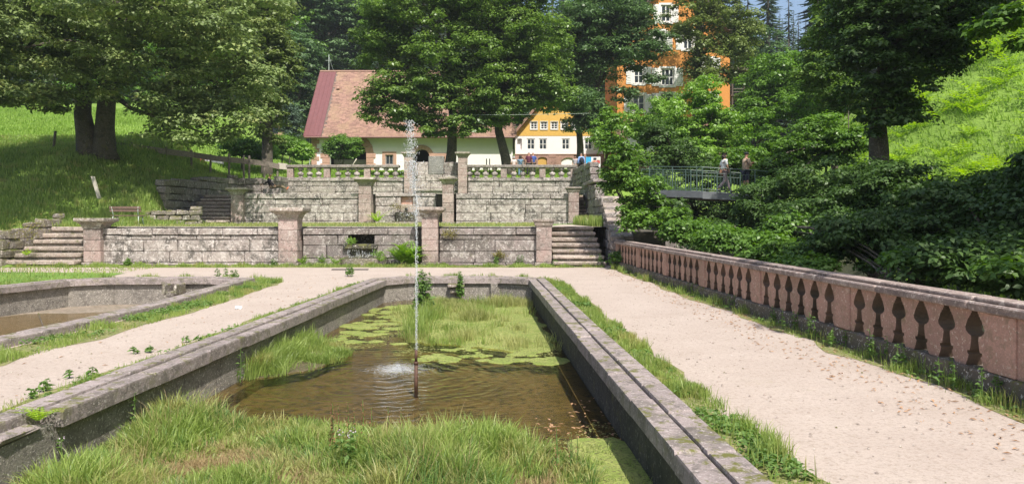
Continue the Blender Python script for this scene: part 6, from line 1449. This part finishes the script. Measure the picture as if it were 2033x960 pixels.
def person(label, loc, face, H_, top, legs, hair, pose=None, hairlen=0, sleeves='short', trousers='long', extras=None, wide=1.0, shoe='shoe'):
    J = dict(STAND); J.update(pose or {}); k_ = H_ / 1.72; J = {a: Vector(b) for a, b in J.items()}
    for s_ in 'LR':
        an, kn = J['an' + s_], J['kn' + s_]; d = (J.get('toe' + s_) or (an + Vector((0, .15, -.05)))); J['toe' + s_] = Vector(d)
    Mx = Matrix.Translation(loc) @ Matrix.Rotation(face, 4, 'Z') @ Matrix.Scale(k_, 4)
    t = thing('person', label, 'person', loc)
    W_ = wide
    pts = []; rad = []; E = []; ix = {}
    def add(nm, p, r, par=None): ix[nm] = len(pts); pts.append(tuple(p)); rad.append(r); E.append((ix[par], ix[nm])) if par else None
    add('pelvis', J['pelvis'], (.13 * W_, .10 * W_)); add('waist', J['waist'], (.125 * W_, .095 * W_), 'pelvis'); add('chest', J['chest'], (.145 * W_, .105 * W_), 'waist'); add('neck0', J['neck0'], .07, 'chest'); add('neck', J['neck'], .05, 'neck0')
    add('jaw', J['neck'].lerp(J['head'], .55) + (J['head'] - J['neck']).normalized().cross(Vector((-1, 0, 0))) * .025, .068, 'neck'); add('head', J['head'], .088, 'jaw'); add('crown', J['crown'], .072, 'head')
    for s_ in 'LR':
        add('sh' + s_, J['sh' + s_], .058, 'neck0'); add('el' + s_, J['el' + s_], .042, 'sh' + s_); add('wr' + s_, J['wr' + s_], .027, 'el' + s_)
        d = (J['wr' + s_] - J['el' + s_]).normalized(); side = Vector((1 if s_ == 'L' else -1, 0, 0)); fwd = d.cross(side).normalized()
        if fwd.length < .1: fwd = Vector((0, 1, 0))
        palm = J['wr' + s_] + d * .065; add('pa' + s_, palm, (.032, .018), 'wr' + s_)
        for q in range(4):
            base = palm + d * .03 + fwd * (.027 - .018 * q); f1 = base + d * (.035 + .006 * (q in (1, 2))) + side * .006; f2 = f1 + d * .028 + side * .016
            add('f%s%d' % (s_, q), base, .009, 'pa' + s_); add('g%s%d' % (s_, q), f1, .008, 'f%s%d' % (s_, q)); add('h%s%d' % (s_, q), f2, .007, 'g%s%d' % (s_, q))
        th = J['wr' + s_] + d * .035 + fwd * .035; add('t' + s_, th, .011, 'pa' + s_); add('u' + s_, th + d * .035 + fwd * .012, .008, 't' + s_)
        add('hip' + s_, J['hip' + s_], .088, 'pelvis'); add('kn' + s_, J['kn' + s_], .058, 'hip' + s_); add('an' + s_, J['an' + s_], .038, 'kn' + s_); add('toe' + s_, J['toe' + s_], .028, 'an' + s_)
    skin('body', pts, E, rad, 'skin', t, 0, 1, Mx)
    hd = (J['crown'] - J['head']).normalized(); fw = Vector((1, 0, 0)).cross(hd) * -1
    if fw.y < 0 and face == face and not pose: fw = -fw
    fw = hd.cross(Vector((1, 0, 0))); fw = fw if fw.dot(Vector((0, 1, 0))) > 0 else -fw
    # nose, ears
    s = MB(); c = J['head']
    s.blob(Mx @ (c + fw * .092 - hd * .005), (.014 * k_, .014 * k_, .02 * k_), 1, 0, 5); s.build('nose', M['skin'], t, True)
    for sx in (-1, 1): MB().blob(Mx @ (c + Vector((sx * .083, 0, 0))), (.012 * k_, .02 * k_, .03 * k_), 1, 0, 5).build('ear', M['skin'], t, True)
    # shirt
    shirt = [J['pelvis'] + Vector((0, 0, -.02)), J['waist'], J['chest'], J['neck0'] - Vector((0, 0, .02))]; rr = [(.155 * W_, .125 * W_), (.15 * W_, .12 * W_), (.165 * W_, .125 * W_), .085]; e = [(0, 1), (1, 2), (2, 3)]
    for s_ in 'LR':
        b = len(shirt); shirt += [J['sh' + s_], J['sh' + s_].lerp(J['el' + s_], .85)]; rr += [.075, .062]; e += [(3, b), (b, b + 1)]
        if sleeves == 'long': shirt += [J['wr' + s_].lerp(J['el' + s_], .08)]; rr += [.045]; e += [(b + 1, b + 2)]
    skin('shirt', shirt, e, rr, top, t, 0, 1, Mx)
    tr = [J['pelvis'] + Vector((0, 0, .03))]; rr = [(.15 * W_, .12 * W_)]; e = []
    for s_ in 'LR':
        b = len(tr); tr += [J['hip' + s_], J['kn' + s_]]; rr += [.10 * W_, .075]; e += [(0, b), (b, b + 1)]
        if trousers == 'long': tr += [J['an' + s_].lerp(J['kn' + s_], .08)]; rr += [.062]; e += [(b + 1, b + 2)]
    skin('trousers', tr, e, rr, legs, t, 0, 1, Mx)
    for s_ in 'LR':
        a, b = J['an' + s_], J['toe' + s_]; skin('shoe', [a + (a - b) * .3 - Vector((0, 0, .02)), a.lerp(b, .5) - Vector((0, 0, .01)), b + (b - a) * .25], [(0, 1), (1, 2)], [.042, .045, .032], shoe, t, 0, 1, Mx)
    hp = [J['head'] - fw * .02 + hd * .035, J['crown'] - fw * .008 + hd * .02]; rr = [.098, .075]; e = [(0, 1)]
    if hairlen: hp += [J['head'] - fw * .06 - hd * .03, J['neck'] - fw * .07 - hd * (hairlen - .05)]; rr += [.085, .06]; e += [(0, 2), (2, 3)]
    skin('hair', hp, e, rr, hair, t, 0, 1, Mx)
    if extras: extras(t, J, Mx, k_, fw)
    return t
def strap(t, J, Mx, k_, fw):
    MB().tube([Mx @ Vector(p) for p in ((-.13, -.13, 1.38), (-.02, -.145, 1.2), (.15, -.10, 1.0), (.16, .02, .95))], .016 * k_, 5).build('bag_strap', M['black'], t, True)
def strap_front(t, J, Mx, k_, fw):
    MB().tube([Mx @ Vector(p) for p in ((.10, .09, 1.42), (.10, .15, 1.25), (-.05, .13, 1.0), (-.17, .0, .92))], .014 * k_, 5).build('bag_strap', M['black'], t, True)
    MB().blob(Mx @ Vector((.02, -.14, .86)), (.10 * k_, .07 * k_, .13 * k_), 2, .3, 8).build('shoulder_bag', M['dock'], t, True)
def pack(t, J, Mx, k_, fw):
    MB().blob(Mx @ Vector((0, -.21, 1.17)), (.16 * k_, .10 * k_, .21 * k_), 4, .15, 8).build('backpack', M['navy'], t, True)
def cap(t, J, Mx, k_, fw):
    s = MB(); s.blob(Mx @ (J['crown'] + Vector((0, .0, .0))), (.105 * k_, .105 * k_, .075 * k_), 1, .05, 8); s.blob(Mx @ (J['crown'] + Vector((0, .10, -.03))), (.07 * k_, .09 * k_, .014 * k_), 1, 0, 6); s.build('cap', M['black'], t, True)
zb_ = P(1437, 381, 31.9).z
person('curly dark haired woman in white top and mauve trousers walking on the bridge', (PX(1438, 32.5), 32.5, zb_ + .0), R(-82), 1.70, 'white', 'mauve', 'hair_dark',
       dict(anL=(-.08, .30, .10), knL=(-.09, .17, .50), anR=(.08, -.34, .14), knR=(.09, -.02, .50), toeL=(-.08, .46, .04), toeR=(.08, -.22, .03), elL=(-.22, -.10, 1.13), wrL=(-.2, -.04, .88), elR=(.22, .04, 1.12), wrR=(.2, .14, .90)), .16, extras=strap_front)
person('man in black cap and beige shirt with folded arms on the bridge', (PX(1481, 32.6), 32.6, zb_), R(-70), 1.74, 'beige', 'navy', 'hair_dark',
       dict(elL=(-.25, .08, 1.14), wrL=(-.02, .24, 1.24), elR=(.25, .08, 1.12), wrR=(.04, .25, 1.18)), 0, trousers='short', extras=cap, wide=1.15)
gg = h(0, 56)
def vis(label, px, D_, face, H_, *a, **k2): return person(label, (PX(px, D_), D_, T3 + .04 if D_ < 54 else h(PX(px, D_), D_)), R(face), H_, *a, **k2)
vis('visitor in a pale pink top at the left of the group behind the balustrade', 1020, 54.5, 8, 1.50, 'palepink', 'beige', 'hair_grey', None, .05)
vis('visitor in slate blue top with a black strap and arms raised to the head', 1033, 54.8, -5, 1.50, 'slate', 'slate', 'hair_dark', dict(elL=(-.30, -.02, 1.40), wrL=(-.12, .07, 1.50), elR=(.30, -.02, 1.40), wrR=(.12, .07, 1.50)), .08, extras=strap)
vis('tall visitor in a maroon shirt and dark trousers seen from behind', 1050, 54.6, -12, 1.80, 'maroon', 'black', 'hair_grey', None, 0, wide=1.15, trousers='long')
vis('visitor in a royal blue shirt right of the maroon one', 1058.5, 55.2, 10, 1.78, 'blue', 'black', 'hair_grey', None, 0, wide=1.05)
vis('visitor in grey top and black skirt at the right end of the balustrade', 1142, 54.5, 160, 1.56, 'greytop', 'black', 'hair_dark', None, .1)
vis('visitor in a light blue shirt with a dark backpack near the banner', 1154, 54.2, 5, 1.74, 'lightblue', 'black', 'hair_grey', None, 0, 'long', extras=pack, wide=1.1)
person('grey haired person in a dark jacket reclining on the middle terrace by the wall', (PX(540, 45), 45.0, T2 + .32), R(-90), 1.72, 'jacket', 'khaki', 'hair_grey',
       dict(pelvis=(0, 0, .14), waist=(0, -.10, .30), chest=(0, -.16, .50), neck0=(0, -.16, .70), neck=(0, -.13, .78), head=(0, -.08, .88), crown=(0, -.06, .97), shL=(-.18, -.17, .64), shR=(.18, -.17, .64), elL=(-.24, -.38, .45), wrL=(-.22, -.62, .36), elR=(.24, .02, .42), wrR=(.16, .22, .28),
            hipL=(-.10, .03, .14), hipR=(.10, .03, .14), knL=(-.13, .46, .30), knR=(.13, .50, .26), anL=(-.10, .85, .07), anR=(.10, .92, .07), toeL=(-.11, .93, .17), toeR=(.11, 1.0, .17)), .0, 'long', shoe='orangecloth')

MB().block(PX(525, 45), PX(560, 45), 44.7, 45.3, T2, T2 + .40, .03, .02).build('stone_slab', M['wall_dark'], None, False, 'low stone slab the reclining person in the dark jacket sits on', 'stone slab')
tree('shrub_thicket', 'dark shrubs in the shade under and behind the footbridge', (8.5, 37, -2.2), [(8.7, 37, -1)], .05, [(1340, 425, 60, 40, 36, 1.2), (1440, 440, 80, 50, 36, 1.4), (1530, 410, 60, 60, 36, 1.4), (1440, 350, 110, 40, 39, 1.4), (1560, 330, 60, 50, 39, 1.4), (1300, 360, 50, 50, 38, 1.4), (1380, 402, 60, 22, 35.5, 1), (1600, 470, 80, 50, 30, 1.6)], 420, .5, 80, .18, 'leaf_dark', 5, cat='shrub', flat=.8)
# unseen trees added left of the picture to shade the left bank
for lab, x_, y_, hgt, ells_m in (('tall unseen lime added outside the left edge to shade the bank', -22.5, 22.5, 17, [(-22.5, 22.5, 12.5, 4.6, 4.6, 4.2)]), ('second unseen tree added left of the picture to shade the bank', -33, 33, 17, [(-33, 33, 16, 6, 5, 4.5)])):
    z_ = h(x_, y_); t = thing('lime_tree', lab, 'tree', (x_, y_, z_))
    MB().tube([(x_, y_, z_ - .3), (x_, y_, z_ + hgt * .4), (x_ - .3, y_, z_ + hgt * .8)], [.4, .3, .12], 9).build('trunk', M['bark'], t, True)
    C = np.concatenate([np.array([a, b, c]) + unit(150) * (rng.random((150, 1)) ** .5) * np.array([d, e, f_]) for a, b, c, d, e, f_ in ells_m])
    Pp, N_ = clumps(C, .9 * np.ones(len(C)), 46, .6); V, f = quads(Pp, N_, .34 * rng.uniform(.6, 1.3, len(Pp))); npmesh('crown', V, [(4, f)], M['leaf_map'], t)
# thin summer haze
hz = MB().box(-230, 230, -60, 330, -3.5, 130).build('haze', None, None, kind='stuff')
mh = bpy.data.materials.new('haze_air'); mh.use_nodes = True; nt = mh.node_tree; nt.nodes.remove(nt.nodes['Principled BSDF'])
pv = nt.nodes.new('ShaderNodeVolumePrincipled'); pv.inputs['Color'].default_value = (.86, .92, 1, 1); pv.inputs['Density'].default_value = .00042; pv.inputs['Anisotropy'].default_value = .2
nt.links.new(pv.outputs[0], nt.nodes['Material Output'].inputs['Volume']); hz.data.materials.append(mh)

def moss(label, px, py, D_, r, mt='moss_tuft'):
    p = P(px, py, D_); C = np.array(p) + rng.normal(size=(260, 3)) * np.array([r, .05, r * .6]); V, f = quads(C, unit(260) + np.array([0, -1, .6]), .05 * rng.uniform(.6, 1.4, 260), .6)
    tag(npmesh('moss_clump', V, [(4, f)], M[mt]), label, 'moss', kind='stuff')
M['moss_tuft'] = leafmat('moss_tuft', (.10, .10, .02), (.22, .19, .05), .1, .9)
moss('brownish moss clump on top of the wall right of the tall cascade pillar', 892, 463, 28.85, .16)
moss('moss patch on the wall left of the small end pillar', 992, 505, 28.9, .12)
moss('moss on the upper edge of the broken wall by the far left steps', 55, 455, 28.0, .35)
moss('moss hanging on the ledge of the small upper cascade', 790, 410, 41.0, .2)
moss('moss round the lower cascade opening', 752, 505, 29.0, .12, 'fern')
moss('green growth at the left edge of the lower cascade opening', 697, 478, 29.1, .1, 'fern')
for i, (px, D_, Hh, lab) in enumerate(((640, 28.85, .5, 'sprig growing from the joint left of the lower cascade'), (985, 28.75, .4, 'weed at the wall foot halfway to the right steps'), (1035, 28.75, .45, 'bushy weed at the wall foot near the small end pillar'), (545, 28.5, .3, 'weed under the tall left pillar'), (1108, 28.2, .3, 'weed growing out of the left end of the right-hand steps'), (1190, 28.1, .5, 'leafy weed at the shaded right end of the steps'), (440, 22.9, .35, 'grass like weed behind the far rim of the side pool'), (465, 22.7, .3, 'taller weed at the right corner of the side pool'))):
    weed(lab, PX(px, D_), D_, 0, Hh, 20, .12, stems=4)

z_ = h(-20.5, 26.5); t = thing('lime_tree', 'third unseen tree added left of the picture so its high crown shades the bank', 'tree', (-20.5, 26.5, z_))  # unseen tree added to deepen the shade on the left bank
MB().tube([(-20.5, 26.5, z_ - .3), (-20.5, 26.5, 9), (-20.3, 26.5, 15)], [.35, .28, .12], 9).build('trunk', M['bark'], t, True)
C = np.array([-20, 26.5, 15.5]) + unit(190) * (rng.random((190, 1)) ** .5) * np.array([5.5, 5.5, 4.2]); Pp, N_ = clumps(C, .9 * np.ones(len(C)), 46, .6); V, f = quads(Pp, N_, .34 * rng.uniform(.6, 1.3, len(Pp))); npmesh('crown', V, [(4, f)], M['leaf_map'], t)
tree('maple_sapling', 'sprigs of leaves hiding the legs of the man on the bridge', (10.6, 28.5, -2), [P(1515, 430, 28.5)], .03, [(1512, 378, 26, 18, 28.5, .4), (1545, 395, 30, 24, 28.5, .5)], 34, .3, 60, .14, 'leaf_mid', 3, cat='sapling', flat=.7)

x, y = scatter([(-3.7, 14.2), (-3.3, 20.6), (.4, 20.8), (.95, 13.2), (-1.5, 12.9)], 5200, lambda a, b: max(.02, min(1, .25 + nz(a, b, 1.2, 40) * 2.5)))
C = np.column_stack([x, y, np.full(len(x), -.545)]); V, f = quads(C, unit(len(C)) * .05 + np.array([0, 0, 1]), rng.uniform(.015, .06, len(C)), .8, .0)
tag(npmesh('duckweed', V, [(4, f)], M['grass_yel']), 'specks of duckweed floating between the algae patches', 'duckweed', kind='stuff')
x, y = scatter([(.3, 8.0), (1.0, 9.0), (1.5, 8.6), (1.5, 6), (.3, 6)], 1500)
C = np.column_stack([x, y, np.full(len(x), -.53) + (y > 8.1) * -.012]); V, f = quads(C, unit(len(C)) * .1 + np.array([0, 0, 1]), rng.uniform(.01, .035, len(C)), .8, .0)
tag(npmesh('duckweed', V, [(4, f)], M['grass_yel']), 'specks of duckweed round the algae in the near right corner', 'duckweed', kind='stuff')
